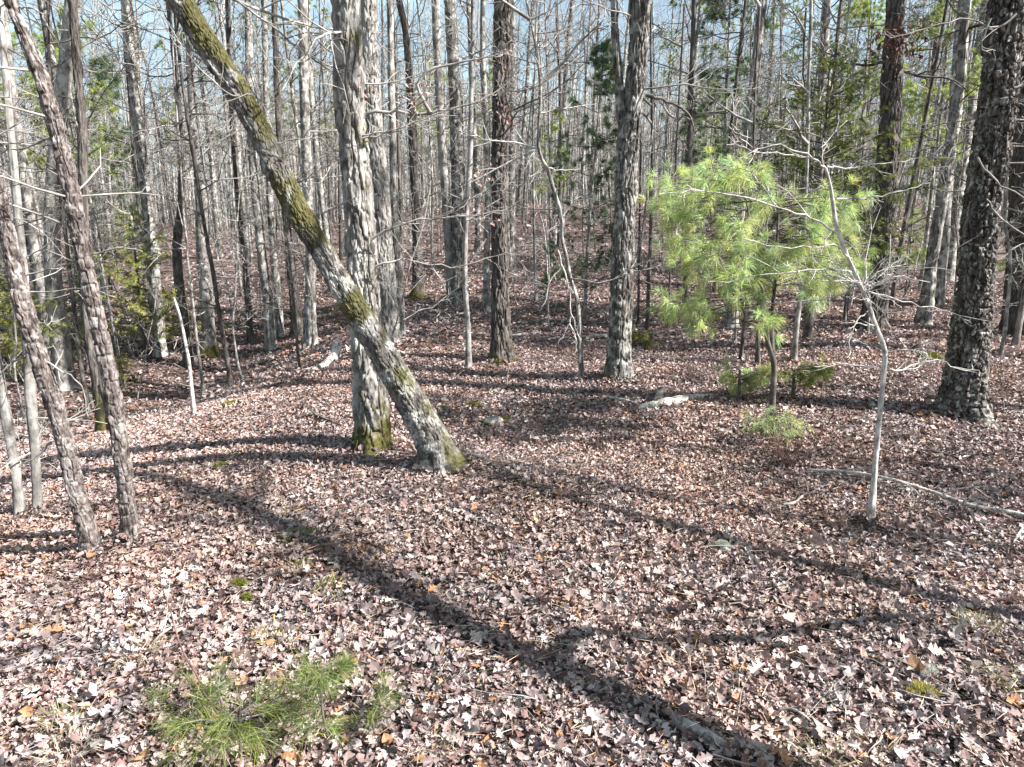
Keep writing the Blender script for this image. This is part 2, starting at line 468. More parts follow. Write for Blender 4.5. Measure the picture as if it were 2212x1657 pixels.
# ------------------------------------------------------------------ leaf litter
PAL = np.array([(.36, .26, .235), (.46, .355, .325), (.27, .175, .155), (.50, .405, .37), (.22, .125, .11), (.40, .285, .255),
                (.30, .215, .205), (.54, .44, .385), (.40, .21, .11), (.62, .53, .47), (.12, .07, .062)])
PAL = PAL**1.10*.86*np.array([1, 1.05, 1.08])
PW = np.array([.17, .17, .13, .12, .09, .12, .08, .05, .03, .02, .04]); PW = PW/PW.sum()
def leaf_template(kind):
    """stations along the blade: (t, half width)"""
    if kind == 'lobed': st = [(.22, .28), (.36, .12), (.52, .42), (.64, .15), (.80, .32)]
    elif kind == 'oval': st = [(.3, .27), (.7, .24)]
    else: st = [(.5, .32)]
    return st
def leaf_batch(mb, px, py, size, kind, rng, tilt=.45, lift=.03):
    m = len(px); st = leaf_template(kind)
    pz = H(px, py) + rng.random(m)**1.5*lift + .006
    yaw = rng.uniform(0, 2*np.pi, m)
    L = size*np.clip(rng.lognormal(0, .38, m), .4, 2.2)
    fwd = np.stack([np.cos(yaw), np.sin(yaw), rng.normal(0, tilt*.7, m)], 1); fwd /= np.linalg.norm(fwd, axis=1)[:, None]
    side = np.stack([-np.sin(yaw), np.cos(yaw), rng.normal(0, tilt, m)], 1); side -= fwd*(side*fwd).sum(1)[:, None]; side /= np.linalg.norm(side, axis=1)[:, None]
    up = np.cross(fwd, side); up *= np.sign(up[:, 2:3]+1e-6)
    fold = rng.normal(.30, .35, m); curl = rng.normal(.15, .45, m)
    P0 = np.stack([px, py, pz], 1)
    def pt(t, s_, wv):
        x = (t-.5); z = curl*(x*x*2.2) + fold*np.abs(s_)*wv*1.3
        return P0 + L[:, None]*(fwd*x + side*(s_*wv) + up*z[:, None])
    wob = rng.uniform(.8, 1.2, m)
    cols = [pt(0, 0, 0.0)]
    for t, wv in st:
        for s_ in (-1, 0, 1):
            jit = rng.uniform(.7, 1.2, m)
            P = P0 + L[:, None]*(fwd*(t-.5) + side*(s_*wv*jit)[:, None] + up*((curl*(t-.5)**2*2.2+fold*abs(s_)*wv*1.3))[:, None])
            cols.append(P)
    cols.append(pt(1, 0, 0.0))
    V = np.stack(cols, 1); nv = V.shape[1]
    base = np.arange(m)[:, None]*nv
    Qs, Ts = [], []
    ns = len(st)
    Ts += [[0, 2, 1], [0, 3, 2]]
    for a in range(ns-1):
        o = 1+3*a
        Qs += [[o, o+1, o+4, o+3], [o+1, o+2, o+5, o+4]]
    o = 1+3*(ns-1)
    Ts += [[o, o+1, nv-1], [o+1, o+2, nv-1]]
    Q = (base[:, None, :]+np.array(Qs)[None]).reshape(-1, 4) if Qs else None
    T = (base[:, None, :]+np.array(Ts)[None]).reshape(-1, 3)
    ci = rng.choice(len(PAL), m, p=PW)
    tone = 1+.20*vnoise(px*1.1, py*1.1)+.14*vnoise(px*.33+5, py*.33)
    hue = vnoise(px*.8+20, py*.8)[:, None]*np.array([.05, .0, -.05])+vnoise(px*3.1, py*3.1+9)[:, None]*np.array([.06, 0, -.06])
    col = PAL[ci]*(rng.uniform(.75, 1.22, m)*tone)[:, None]*(1+hue)
    mb.add(V.reshape(-1, 3), Q, T, tint=np.repeat(col, nv, 0))

def scatter(n, r0, r1, half, rng):
    r = np.sqrt(rng.uniform(r0*r0, r1*r1, n)); a = rng.uniform(-half, half, n)
    return r*np.sin(a), r*np.cos(a)
lm = MB(); rng = np.random.default_rng(3)
px, py = scatter(11000, 1.9, 6.0, .78, rng); leaf_batch(lm, px, py, .058, 'lobed', rng, .55, .05)
px, py = scatter(40000, 1.9, 6.0, .78, rng); leaf_batch(lm, px, py, .034, 'oval', rng, .65, .04)
px, py = scatter(56000, 5.8, 8.6, .76, rng); leaf_batch(lm, px, py, .041, 'plain', rng, .6, .045)
px, py = scatter(100000, 8.4, 14.0, .76, rng); leaf_batch(lm, px, py, .048, 'plain', rng, .5, .05)
px, py = scatter(70000, 13.5, 30.0, .74, rng); leaf_batch(lm, px, py, .09, 'plain', rng, .4, .05)
px, py = scatter(24000, 29.0, 70.0, .74, rng); leaf_batch(lm, px, py, .20, 'plain', rng, .35, .1)
for u_, v_, r_ in ((952, 1012, .24), (806, 968, .24), (842, 738, .3), (1085, 782, .26), (1338, 818, .28), (1884, 716, .3), (2074, 897, .42), (202, 1197, .13), (284, 1170, .13), (1257, 824, .09), (1880, 1134, .08), (1666, 938, .1)):
    gq = ground(u_, v_); n_ = int(620*r_)+70
    rr_ = r_*(.75+.9*rng.random(n_)**1.4); aa_ = rng.uniform(0, 6.28, n_)
    leaf_batch(lm, gq[0]+rr_*np.cos(aa_), gq[1]+rr_*np.sin(aa_), .055, 'oval', rng, .8, .11)
tag(lm.build('leaf_litter', M['leaf'], attr='tint', smooth=False), 'brown and pinkish dry leaves carpeting the whole forest floor', kind='stuff')

# ------------------------------------------------------------------ named trees
LAND = []     # (u at mid height, short phrase) landmarks for the labels of the trees behind
def moss_base(hgt, amt=1.0, side=None):
    def f(SS, N, V):
        n = fbm(V[..., 0]*7, V[..., 1]*7, V[..., 2]*7, 3)
        m = np.exp(-SS/hgt)*1.5*amt + .5*n - .35
        if side is not None: m = m + .5*(N@np.array(side))
        return np.clip(m*2.2, 0, 1)
    return f
def moss_patches(SS, N, V):
    n = fbm(V[..., 0]*4.2, V[..., 1]*4.2, V[..., 2]*2.8, 3)
    n2 = vnoise(V[..., 0]*1.1+4, V[..., 1]*1.1, V[..., 2]*.9)
    m = .85*n + .40*n2 - .06 + .25*N[..., 2] + .32*N[..., 0] + .30*sstep(.9, 2.2, SS) + .45*np.exp(-SS/.14)
    return np.clip(m*2.6, 0, .92)

def extend(P, R, Htop, bend, rng):
    """carry a trunk on above the frame"""
    d = P[-1]-P[-2]; d /= np.linalg.norm(d)
    ex, p, r = [], P[-1].copy(), R[-1]
    rr = []
    while p[2] < Htop:
        d = d*(1-bend)+np.array([0, 0, 1])*bend+rng.normal(0, .02, 3); d /= np.linalg.norm(d)
        p = p+d*.6; r = max(.02, r*.965); ex.append(p.copy()); rr.append(r)
    if ex: return np.vstack([P, ex]), np.concatenate([R, rr])
    return P, R

def px_tree(name, label, cat, pts, widths, mat, kind='oak', depth=.012, flare=.35, sides=36, top=12.0, bend=.12, seed=1, ds=.07,
            low=14, lowh=(2.0, 7), lowlen=(.5, 2.0), limbs=4, limblen=(2.0, 3.4), twig='twig', moss=None, knots=(), group=None, phrase=None, dy=0, crown=True, lowkids=(4, 7), lean_y=0.0, rmin=.004):
    """pts: centre line in photograph pixels, base first; widths in pixels at the same points"""
    rng = np.random.default_rng(seed)
    b = ground(*pts[0]); y0 = b[1]+dy
    P = []
    for q, (u, v) in enumerate(pts):
        P.append(at_y(u, v, y0 + lean_y*q/max(1, len(pts)-1)))
    P = np.array(P); P[0, 2] = Hs(P[0, 0], P[0, 1])-.02
    dep = project(P[0])[2]
    R = np.array(widths, float)/2*dep/FPX
    if P[-1][2] < top: 
        k0 = len(P); P, R = extend(P, R, top, bend, rng)
    L = np.linalg.norm(np.diff(P, axis=0), axis=1).sum()
    n = int(max(12, L/.25))
    Pc = spline(P, n); Rc = np.interp(np.linspace(0, len(R)-1, n), np.arange(len(R)), R)
    # dense part in view
    zlim = ORG[2] + math.tan(math.radians(20))*y0 + .5
    s = np.concatenate([[0], np.cumsum(np.linalg.norm(np.diff(Pc, axis=0), axis=1))])
    iv = np.nonzero(Pc[:, 2] > zlim)[0]; sv = s[iv[0]] if len(iv) else s[-1]
    ss = np.concatenate([np.arange(0, sv, ds), np.arange(sv, s[-1], .4)])
    Pd = np.stack([np.interp(ss, s, Pc[:, k]) for k in range(3)], 1); Rd = np.interp(ss, s, Rc)
    t = thing(name, label, cat, P[0], group)
    mb = MB(); bark_tube(mb, Pd, Rd, sides, kind, depth, seed, flare, 5, moss, knots)
    mb.build('trunk', M[mat], t, P[0], attr='moss', smooth=sides < 60)
    cm = MB()
    hs = Pc[:, 2]-P[0, 2]
    for k in range(low):
        h = rng.uniform(*lowh); i = int(np.argmin(np.abs(hs-h)))
        a = rng.uniform(0, 2*np.pi)
        d = np.array([math.cos(a), math.sin(a), rng.uniform(-.25, .45)])
        Lb = rng.uniform(*lowlen)
        grow(cm, Pc[i]+d*Rc[i]*.6, d, Lb, max(.006, .008*Lb+.003), 1, 3, rng, rmin, .02, .2, lowkids)
    if crown:
        hi = np.nonzero(hs > min(hs[-1]*.55, hs[-1]-2))[0]
        for k in range(limbs):
            i = int(rng.choice(hi)); a = rng.uniform(0, 2*np.pi)
            d = np.array([math.cos(a), math.sin(a), rng.uniform(.3, 1.1)])
            Lb = rng.uniform(*limblen)
            grow(cm, Pc[i], d, Lb, max(.03, Rc[i]*.5), 1, 3, rng, .008, .04, .12, (4, 7))
    if cm.n: cm.build('crown', M[twig], t, P[0])
    if phrase: LAND.append((np.array([project(p)[0] for p in P[:len(pts)]]), np.array([v for _, v in pts]), phrase))
    return t, Pc, Rc

EXTRA = {}
t1, P1, R1 = px_tree('leaning_oak', 'thick mossy grey trunk leaning sharply to the left across the clearing', 'tree',
    [(952, 1012), (936, 960), (910, 907), (831, 770), (770, 672), (708, 566), (640, 450), (583, 330), (523, 215), (455, 110), (388, 0)],
    [74, 66, 62, 56, 50, 46, 45, 43, 41, 42, 42], 'oak', 'fine', .009, .42, 96, top=9.5, bend=.03, seed=11, ds=.02, low=5, lowh=(4.0, 7), limbs=5, moss=moss_patches,
    phrase='the leaning mossy trunk', knots=((3.5, 1.2, .10, .05), (5.3, .6, .09, .04), (4.3, 2.6, .08, .03)))
t2, P2, R2 = px_tree('pale_oak', 'pale shaggy-barked oak standing upright just behind the leaning mossy trunk, moss at its foot', 'tree',
    [(806, 968), (803, 900), (797, 800), (790, 670), (782, 548), (770, 400), (757, 240), (750, 110), (746, 0)],
    [72, 67, 63, 60, 57, 56, 54, 53, 52], 'pale', 'oak', .017, .42, 110, top=13, seed=21, ds=.02, low=7, lowh=(3.8, 7), moss=moss_base(.32, 1.0, (.6, -.2, 0)),
    phrase='the pale shaggy oak', knots=((4.1, 4.0, .13, .05), (6.3, 4.2, .16, .06)))
t3, P3, R3 = px_tree('rear_oak', 'rear twin oak close behind the pale shaggy oak, its upper half beside it', 'tree',
    [(842, 738), (838, 640), (831, 548), (822, 430), (812, 330), (800, 170), (795, 0)], [46, 38, 36, 38, 38, 36, 35], 'pale', 'oak', .015, .3, 60, top=14, seed=31, ds=.035, low=8, lowh=(3, 9), phrase='the rear twin oak')
px_tree('bare_tree', 'narrow dark trunk whose foot almost touches the oak behind the pale shaggy one', 'tree',
    [(866, 722), (862, 600), (852, 450), (848, 300), (842, 0)], [20, 17, 15, 14, 12], 'grey', 'oak', .008, .3, 24, top=13, seed=32, low=8)
t4, P4, R4 = px_tree('dark_oak', 'straight dark brown trunk with a mossy foot in the middle of the clearing', 'tree',
    [(1085, 782), (1082, 700), (1080, 548), (1079, 400), (1081, 273), (1085, 130), (1087, 0)], [46, 37, 34, 34, 34, 33, 32], 'oakdark', 'oak', .016, .35, 64, top=14, seed=41, ds=.03, low=7, lowh=(4, 9), twig='twigdark', moss=moss_base(.16, .9), phrase='the straight dark trunk')
t5, P5, R5 = px_tree('forked_oak', 'grey forked oak with a dark hollow halfway up, right of the straight dark trunk', 'tree',
    [(1338, 818), (1339, 740), (1343, 640), (1345, 548), (1352, 420), (1358, 307), (1370, 200), (1378, 120), (1381, 0)], [58, 50, 46, 43, 42, 42, 38, 36, 36], 'oak', 'oak', .016, .28, 72, top=13, seed=51, ds=.028, low=8, lowh=(3.5, 9), moss=moss_base(.12, .6), phrase='the forked grey oak', knots=((3.3, 4.0, .06, -.05), (3.9, 4.4, .07, .04)))
# its second stem
rng = np.random.default_rng(52); yb = ground(1338, 818)[1]
pp = np.array([at_y(u, v, yb) for u, v in [(1356, 318), (1344, 262), (1338, 180), (1330, 100), (1326, 0)]])
pp, rr = extend(pp, np.array([22, 21, 18, 16, 14])/2*project(pp[0])[2]/FPX, 11, .1, rng)
n = 60; mb = MB(); bark_tube(mb, spline(pp, n), np.interp(np.linspace(0, 1, n), np.linspace(0, 1, len(rr)), rr), 36, 'oak', .010, 52)
for k in range(7):
    q = pp[min(len(pp)-1, 4+2*k)]; a = rng.uniform(0, 6.28)
    grow(mb, q, (math.cos(a), math.sin(a), .6), rng.uniform(1.5, 3), .03, 1, 3, rng, .008)
mb.build('fork_stem', M['oak'], t5, tuple(t5.location), attr='moss')
t6, P6, R6 = px_tree('black_oak', 'tall nearly black trunk behind the white sapling, brown leaves clinging high up', 'tree',
    [(1884, 716), (1892, 650), (1903, 566), (1911, 450), (1919, 325), (1925, 230), (1927, 171), (1932, 80), (1936, 0)], [52, 44, 41, 41, 40, 38, 38, 34, 32], 'oakdark', 'oak', .016, .3, 64, top=15, seed=61, ds=.035, low=9, lowh=(5, 11), twig='twigdark', moss=moss_base(.15, .8), phrase='the black oak trunk')
t7, P7, R7 = px_tree('furrowed_oak', 'big rough deeply furrowed oak with flared foot at the right edge of the clearing', 'tree',
    [(2074, 897), (2082, 840), (2092, 753), (2104, 651), (2116, 478), (2130, 390), (2145, 307), (2165, 137), (2180, 0)], [86, 74, 68, 62, 60, 60, 60, 60, 60], 'furrow', 'pine', .026, .55, 96, top=13, seed=71, ds=.022, low=6, lowh=(3, 6.5), phrase='the big furrowed oak', moss=None)
px_tree('bare_tree', 'wide dark trunk cut by the right edge of the view, beyond the big furrowed oak', 'tree',
    [(2194, 722), (2198, 600), (2203, 450), (2210, 250), (2216, 0)], [50, 44, 42, 40, 38], 'oakdark', 'oak', .014, .3, 40, top=14, seed=72, low=8, twig='twigdark')
px_tree('bare_tree', 'slim dark oak leaning right, forking high up between the black trunk and the furrowed oak', 'tree',
    [(1994, 702), (2006, 620), (2012, 566), (2024, 495), (2049, 342), (2073, 191), (2082, 68), (2092, 0)], [31, 25, 22, 22, 22, 18, 14, 12], 'grey', 'oak', .012, .25, 40, top=11, seed=73, low=16, lowh=(3.5, 8), twig='twigdark', phrase='the slim right-leaning oak')
px_tree('bare_tree', 'grey trunk leaning right just behind the slim forking oak, pale sunlit flank', 'tree',
    [(2045, 608), (2060, 500), (2082, 340), (2105, 180), (2130, 0)], [24, 20, 19, 18, 17], 'grey', 'oak', .01, .25, 30, top=15, seed=74, low=14, lowh=(4, 11))
tA, PA, RA = px_tree('leaning_pine', 'leaning scaly grey pine, lower of the two in front at the left edge', 'tree',
    [(202, 1197), (192, 1160), (165, 1061), (128, 907), (87, 787), (40, 616), (8, 470), (-30, 320)], [40, 35, 32, 31, 35, 31, 28, 26], 'pine', 'pine', .008, .22, 76, top=9, bend=.06, seed=81, ds=.02, low=9, lowh=(.9, 4.0), lowlen=(.3, .9), limbs=7, lowkids=(2, 4), phrase='the lower leaning pine')
tB, PB, RB = px_tree('leaning_pine', 'taller leaning scaly pine with pinkish upper bark at the left, right of its neighbour', 'tree',
    [(284, 1170), (276, 1095), (260, 958), (236, 805), (205, 668), (182, 558), (156, 427), (116, 256), (84, 154), (42, 51), (20, -10)], [38, 31, 30, 31, 30, 28, 29, 27, 24, 20, 18], 'pine', 'pine', .008, .22, 76, top=9.5, bend=.06, seed=82, ds=.02, low=14, lowh=(1.3, 5.5), lowlen=(.3, 1.1), limbs=7, lowkids=(2, 4), phrase='the taller leaning pine')
px_tree('bare_tree', 'short dark trunk with a mossy green foot behind the taller leaning pine', 'tree',
    [(226, 936), (221, 880), (210, 810), (197, 740), (188, 680), (184, 600), (180, 480), (178, 300)], [30, 27, 25, 24, 22, 20, 18, 15], 'oakdark', 'oak', .012, .25, 40, top=8, seed=83, low=10, twig='twigdark', moss=moss_base(.5, 1.1), phrase='the mossy-footed dark trunk')
px_tree('slim_tree', 'slim white trunk cut by the left edge, foot beside the lower leaning pine', 'tree',
    [(44, 1114), (36, 1040), (24, 960), (8, 870), (-8, 800), (-25, 700)], [20, 17, 17, 16, 15, 14], 'pale', 'smooth', .006, .2, 24, top=6, seed=84, low=10, lowh=(.6, 4), lowlen=(.3, .8), limbs=4)
px_tree('slim_tree', 'slim pale trunk standing between the white edge trunk and the lower leaning pine', 'tree',
    [(81, 1102), (78, 1040), (74, 958), (68, 873), (62, 753), (52, 620), (38, 450), (20, 250)], [18, 16, 18, 20, 20, 17, 15, 12], 'pale', 'smooth', .006, .2, 28, top=7, seed=85, low=14, lowh=(.5, 5), lowlen=(.3, .9), limbs=4)
px_tree('pale_tree', 'bleached white sunlit trunk behind the two leaning pines', 'tree',
    [(142, 838), (126, 700), (114, 578), (117, 386), (140, 171), (158, 0)], [40, 34, 31, 29, 28, 26], 'pale', 'smooth', .008, .25, 36, top=13, seed=86, low=12, phrase='the bleached white trunk')
px_tree('pale_tree', 'leaning pale trunk, left neighbour of the bleached white one, far edge of the gully', 'tree',
    [(113, 800), (100, 700), (76, 540), (47, 342), (24, 171), (5, 0)], [24, 20, 19, 17, 16, 14], 'pale', 'smooth', .006, .25, 28, top=13, seed=87, low=14)
px_tree('beech_tree', 'smooth pale grey tree with dark mossy foot, forking high, beyond the shaded gully', 'tree',
    [(452, 766), (450, 700), (446, 634), (438, 548), (436, 427), (426, 330), (417, 239), (411, 137), (409, 60)], [34, 27, 25, 26, 24, 19, 16, 15, 12], 'pale', 'smooth', .008, .3, 40, top=12, seed=88, low=16, lowh=(4.5, 12), lowlen=(1, 3), moss=moss_base(.30, 1.0), phrase='the smooth pale tree')
px_tree('bare_tree', 'dark crooked trunk just left of the smooth pale forked tree', 'tree',
    [(408, 790), (398, 690), (386, 600), (382, 530), (392, 427), (390, 307), (385, 205), (378, 140)], [22, 19, 20, 18, 13, 11, 9, 8], 'oakdark', 'oak', .010, .2, 30, top=9, seed=89, low=16, lowh=(4, 8), lowlen=(.8, 2.2), twig='twigdark')
px_tree('bare_tree', 'grey trunk rising behind the young yellow-green cedars at the gully', 'tree',
    [(346, 768), (331, 580), (317, 430), (299, 273), (280, 100), (270, 0)], [26, 23, 22, 20, 17, 15], 'grey', 'oak', .010, .25, 30, top=14, seed=90, low=12)
px_tree('bare_tree', 'dark trunk with a pale sunlit lower end, left of the leaning mossy trunk', 'tree',
    [(586, 754), (578, 650), (566, 554), (549, 378), (540, 220), (536, 0)], [22, 20, 18, 18, 15, 13], 'grey', 'oak', .010, .25, 30, top=14, seed=91, low=14, phrase='the pale-footed dark trunk')
px_tree('slim_tree', 'slim dark trunk midway between the smooth pale forked tree and the pale-footed dark trunk', 'tree',
    [(541, 738), (532, 600), (521, 489), (508, 350), (498, 180), (492, 0)], [14, 13, 12, 11, 10, 9], 'oakdark', 'oak', .008, .2, 20, top=13, seed=92, low=12)
px_tree('bare_tree', 'shaded grey trunk seen between the leaning mossy trunk and the pale shaggy oak', 'tree',
    [(672, 748), (672, 650), (671, 560), (664, 400), (657, 200), (654, 0)], [24, 20, 20, 19, 18, 17], 'grey', 'oak', .010, .3, 32, top=14, seed=93, low=12)
px_tree('bare_tree', 'dark slightly curved trunk just left of the grey one in the leaning trunk gap', 'tree',
    [(644, 728), (635, 640), (626, 554), (617, 458), (604, 300), (592, 0)], [26, 20, 17, 15, 13, 11], 'oakdark', 'oak', .010, .3, 26, top=14, seed=94, low=10, twig='twigdark')
px_tree('slim_tree', 'slim grey trunk tucked directly right of the pale-footed dark trunk', 'tree',
    [(606, 725), (598, 620), (590, 540), (578, 330), (570, 0)], [17, 15, 14, 12, 10], 'grey', 'oak', .008, .25, 22, top=13, seed=95, low=12)
px_tree('bare_tree', 'stout grey trunk with sunlit flank just left of the slender pale pole tree', 'tree',
    [(986, 656), (989, 560), (990, 450), (988, 290), (979, 137), (970, 0)], [32, 28, 28, 27, 22, 20], 'oak', 'oak', .014, .3, 36, top=16, seed=96, low=14, lowh=(5, 13), phrase='the stout grey trunk')
px_tree('slim_tree', 'slender pale pole tree between the stout grey trunk and the straight dark trunk', 'tree',
    [(1012, 797), (1011, 719), (1004, 582), (1009, 444), (1016, 330), (1018, 220), (1020, 100), (1021, 0)], [15, 12, 11, 10, 10, 9, 8, 7], 'pale', 'smooth', .005, .2, 22, top=9, seed=97, low=18, lowh=(2.5, 8), lowlen=(.6, 2.2), phrase='the slender pole tree')
px_tree('bare_tree', 'dark trunk with mossy roots at its foot, right of the rear twin oak', 'tree',
    [(903, 642), (901, 560), (899, 480), (893, 330), (886, 200), (878, 85), (862, 0)], [26, 20, 18, 17, 15, 13, 12], 'oakdark', 'oak', .012, .4, 30, top=15, seed=98, low=14, twig='twigdark', moss=moss_base(.25, 1), lowh=(4, 11))
tS, PS, RS = px_tree('crooked_sapling', 'thin crooked grey sapling with kinked stem left of the forked grey oak', 'sapling',
    [(1257, 824), (1253, 753), (1252, 685), (1243, 633), (1231, 599), (1222, 548), (1213, 512), (1214, 471), (1196, 410), (1182, 362), (1163, 325), (1166, 239), (1167, 171), (1155, 85), (1137, 0)],
    [12, 9.5, 8.5, 8, 8, 7.5, 7.5, 7.5, 7.5, 7, 7, 6.5, 6, 5.5, 5], 'grey', 'smooth', .004, .2, 18, top=7.6, seed=99, ds=.04, low=9, lowh=(1.5, 6), lowlen=(.6, 1.7), limbs=4, limblen=(.8, 1.6), phrase='the crooked sapling')

for seed_, (lab, pts_, w_, mt_) in enumerate((
    ('thin dark stem in shade, second one right of the forked grey oak', [(1398, 712), (1402, 600), (1406, 470), (1408, 330)], 9, 'oakdark'),
    ('thin dark stem in shade directly right of the forked grey oak', [(1378, 706), (1380, 600), (1381, 500), (1383, 380)], 6, 'oakdark'),
    ('thin dark stem in shade, third one right of the forked grey oak', [(1442, 712), (1447, 610), (1451, 513), (1458, 400)], 6, 'oakdark'),
    ('thin dark stem rising just left of the young pine stem', [(1600, 780), (1607, 700), (1613, 633), (1620, 500)], 8, 'oakdark'),
    ('pale slim stem standing right of the young pine stem', [(1714, 782), (1719, 720), (1727, 650), (1733, 598), (1740, 430)], 13, 'pale'),
    ('thin dark stem tight behind the pale slim stem right of the young pine', [(1740, 716), (1738, 650), (1737, 540)], 6, 'oakdark'),
    ('thin grey stem left of the young pine behind the low yellowish seedling', [(1588, 742), (1590, 680), (1592, 628), (1596, 500)], 5, 'grey'),
    ('short dark snag stem just behind the young pine, broken at knee height', [(1637, 789), (1637, 740), (1638, 693)], 12, 'oakdark'))):
    px_tree('slim_sapling', lab, 'sapling', pts_, list(np.linspace(w_, w_*.55, len(pts_))), mt_, 'smooth', .004, .2, 12, top=0 if 'snag' in lab else 6.5, seed=120+seed_, low=0 if 'snag' in lab else 6, lowh=(1.2, 5), lowlen=(.3, 1.0), limbs=3, limblen=(.5, 1.2), crown='snag' not in lab, lowkids=(2, 4))

def px_branch(mb, pts, y, w0, w1, rng, lev=1, maxlev=3, kids=(5, 9), yj=.0, sides=6, rmin=.0035, klen=.35, dy=0):
    """a limb drawn through photograph pixels at distance y, with twigs growing from it"""
    P = np.array([at_y(u, v, y+dy*i/(len(pts)-1)) for i, (u, v) in enumerate(pts)])
    n = max(8, 3*len(pts)); Q = spline(P, n)
    Q[1:-1] += rng.normal(0, .008, (n-2, 3))
    dep = project(P[0])[2]
    R = np.linspace(w0*.8, w1*.8, n)/2*dep/FPX
    mb.tube(Q, np.maximum(R, rmin), sides)
    L = np.linalg.norm(np.diff(Q, axis=0), axis=1).sum()
    for k in range(int(rng.integers(*kids)*max(1, L/1.2))):
        i = int(rng.integers(1, n-1))
        d = perp_dir(Q[i+1]-Q[i], rng.uniform(.4, 1.0), rng)
        grow(mb, Q[i], d, min(.9, L*klen)*rng.uniform(.3, 1), max(rmin, R[i]*.55), lev+1, maxlev, rng, rmin, .03, .2, (3, 6))

rng = np.random.default_rng(100); yS = PS[0, 1]
mb = MB()
px_branch(mb, [(1163, 325), (1140, 330), (1090, 355), (1050, 378), (1000, 402), (950, 420)], yS, 7, 2, rng)
px_branch(mb, [(1166, 322), (1120, 310), (1060, 305), (1010, 290), (960, 268)], yS, 6, 2, rng)
px_branch(mb, [(1182, 362), (1210, 368), (1255, 365)], yS, 5, 2, rng)
px_branch(mb, [(1196, 410), (1180, 385), (1160, 372), (1150, 392)], yS, 4, 2, rng)
px_branch(mb, [(1213, 470), (1250, 428), (1300, 435), (1360, 430)], yS, 5, 2, rng)
px_branch(mb, [(1166, 190), (1200, 160), (1260, 120), (1330, 60)], yS, 5, 2, rng)
px_branch(mb, [(1166, 245), (1220, 235), (1290, 225)], yS, 5, 2, rng)
mb.build('crown', M['sapling'], tS, tuple(tS.location))
def hang(pts, y, label):
    t = thing('hanging_branch', label, 'branch', at_y(*pts[0][0], y))
    for q in pts:
        mb = MB(); px_branch(mb, q, y, 5, 2.2, rng, kids=(1, 3), maxlev=2, klen=.2)
        mb.build('twig', M['sapling'], t, tuple(t.location))
hang([[(1205, 540), (1213, 575), (1190, 602), (1178, 650), (1165, 672)], [(1209, 565), (1228, 610), (1232, 662), (1245, 712), (1252, 735)], [(1235, 680), (1222, 715), (1205, 742)], [(1230, 700), (1245, 735), (1240, 765)]], yS-.2, 'broken forked white branch dangling left of the crooked sapling')

# big limbs of the trees in front
def limb(t, pts, y, w0, w1, seed, mat='twig', kids=(6, 10), name='branch', klen=.35, dy=0):
    r = np.random.default_rng(seed)
    for q in pts:
        mb = MB(); px_branch(mb, q, y, w0, w1, r, kids=kids, klen=klen, dy=dy)
        mb.build(name, M[mat], t, tuple(t.location))
y2 = P2[0, 1]
limb(t2, [[(775, 255), (800, 244), (850, 240), (902, 248), (950, 238), (1010, 225), (1060, 205), (1110, 170)], [(902, 248), (880, 215), (858, 200)], [(930, 244), (905, 175), (960, 140), (1040, 128), (1090, 110)]], y2, 11, 2, 201, kids=(5, 8))
limb(t2, [[(775, 292), (840, 285), (900, 262), (960, 240)], [(778, 300), (850, 288), (930, 270)]], y2-.1, 6, 2, 202)
limb(t2, [[(800, 520), (850, 490), (900, 476), (1000, 470), (1080, 455), (1130, 432)], [(812, 575), (870, 560), (930, 572), (1000, 575), (1060, 555), (1110, 545)]], y2-.2, 6, 2, 203, kids=(7, 10))
limb(t2, [[(755, 330), (720, 320), (690, 300), (650, 300)], [(748, 350), (725, 345), (700, 365)]], y2-.1, 5, 2, 204)
y1 = P1[0, 1]
limb(t1, [[(560, 262), (520, 210), (470, 155), (420, 110), (300, 60), (200, 30)]], y1, 6, 2, 205, kids=(7, 10))
limb(t1, [[(545, 205), (500, 205), (440, 160), (380, 80), (330, 0)], [(600, 310), (640, 302), (690, 296)], [(700, 460), (740, 440), (770, 425)]], y1-.15, 5, 2, 206)
limb(t5, [[(1395, 205), (1420, 212), (1450, 222), (1490, 250), (1500, 285)]], P5[0, 1], 11, 4, 207, 'twigdark', kids=(3, 6))
limb(t7, [[(2195, 30), (2150, 60), (2090, 40), (2020, 55), (1960, 75)], [(2140, 40), (2120, 100), (2150, 110)]], P7[0, 1]-.3, 6, 2, 208, kids=(4, 7))
limb(t7, [[(2112, 340), (2140, 380), (2180, 410), (2240, 440)], [(2130, 430), (2160, 470), (2230, 520)], [(2190, 190), (2215, 180), (2240, 160)]], P7[0, 1]-.5, 6, 3, 209, kids=(1, 3))
limb(t6, [[(1940, 150), (1990, 165), (2060, 172), (2090, 200)], [(1915, 135), (1860, 140), (1800, 138)]], P6[0, 1], 9, 3, 210, 'twigdark', kids=(4, 7))
yA = PA[0, 1]; yB = PB[0, 1]
limb(tB, [[(172, 560), (110, 580), (40, 602), (-20, 625)], [(205, 548), (260, 530), (320, 505), (350, 450)], [(38, 20), (60, 15), (90, 30), (110, 65), (140, 110)], [(110, 300), (50, 320), (-20, 325)]], yB, 6, 2, 211, 'grey', kids=(1, 3))
limb(tA, [[(80, 770), (130, 800), (175, 835), (190, 900)], [(50, 770), (20, 790), (-20, 830)], [(110, 955), (80, 985), (40, 1010)], [(45, 630), (10, 650), (-30, 655)]], yA, 6, 2, 212, 'twig', kids=(1, 3))

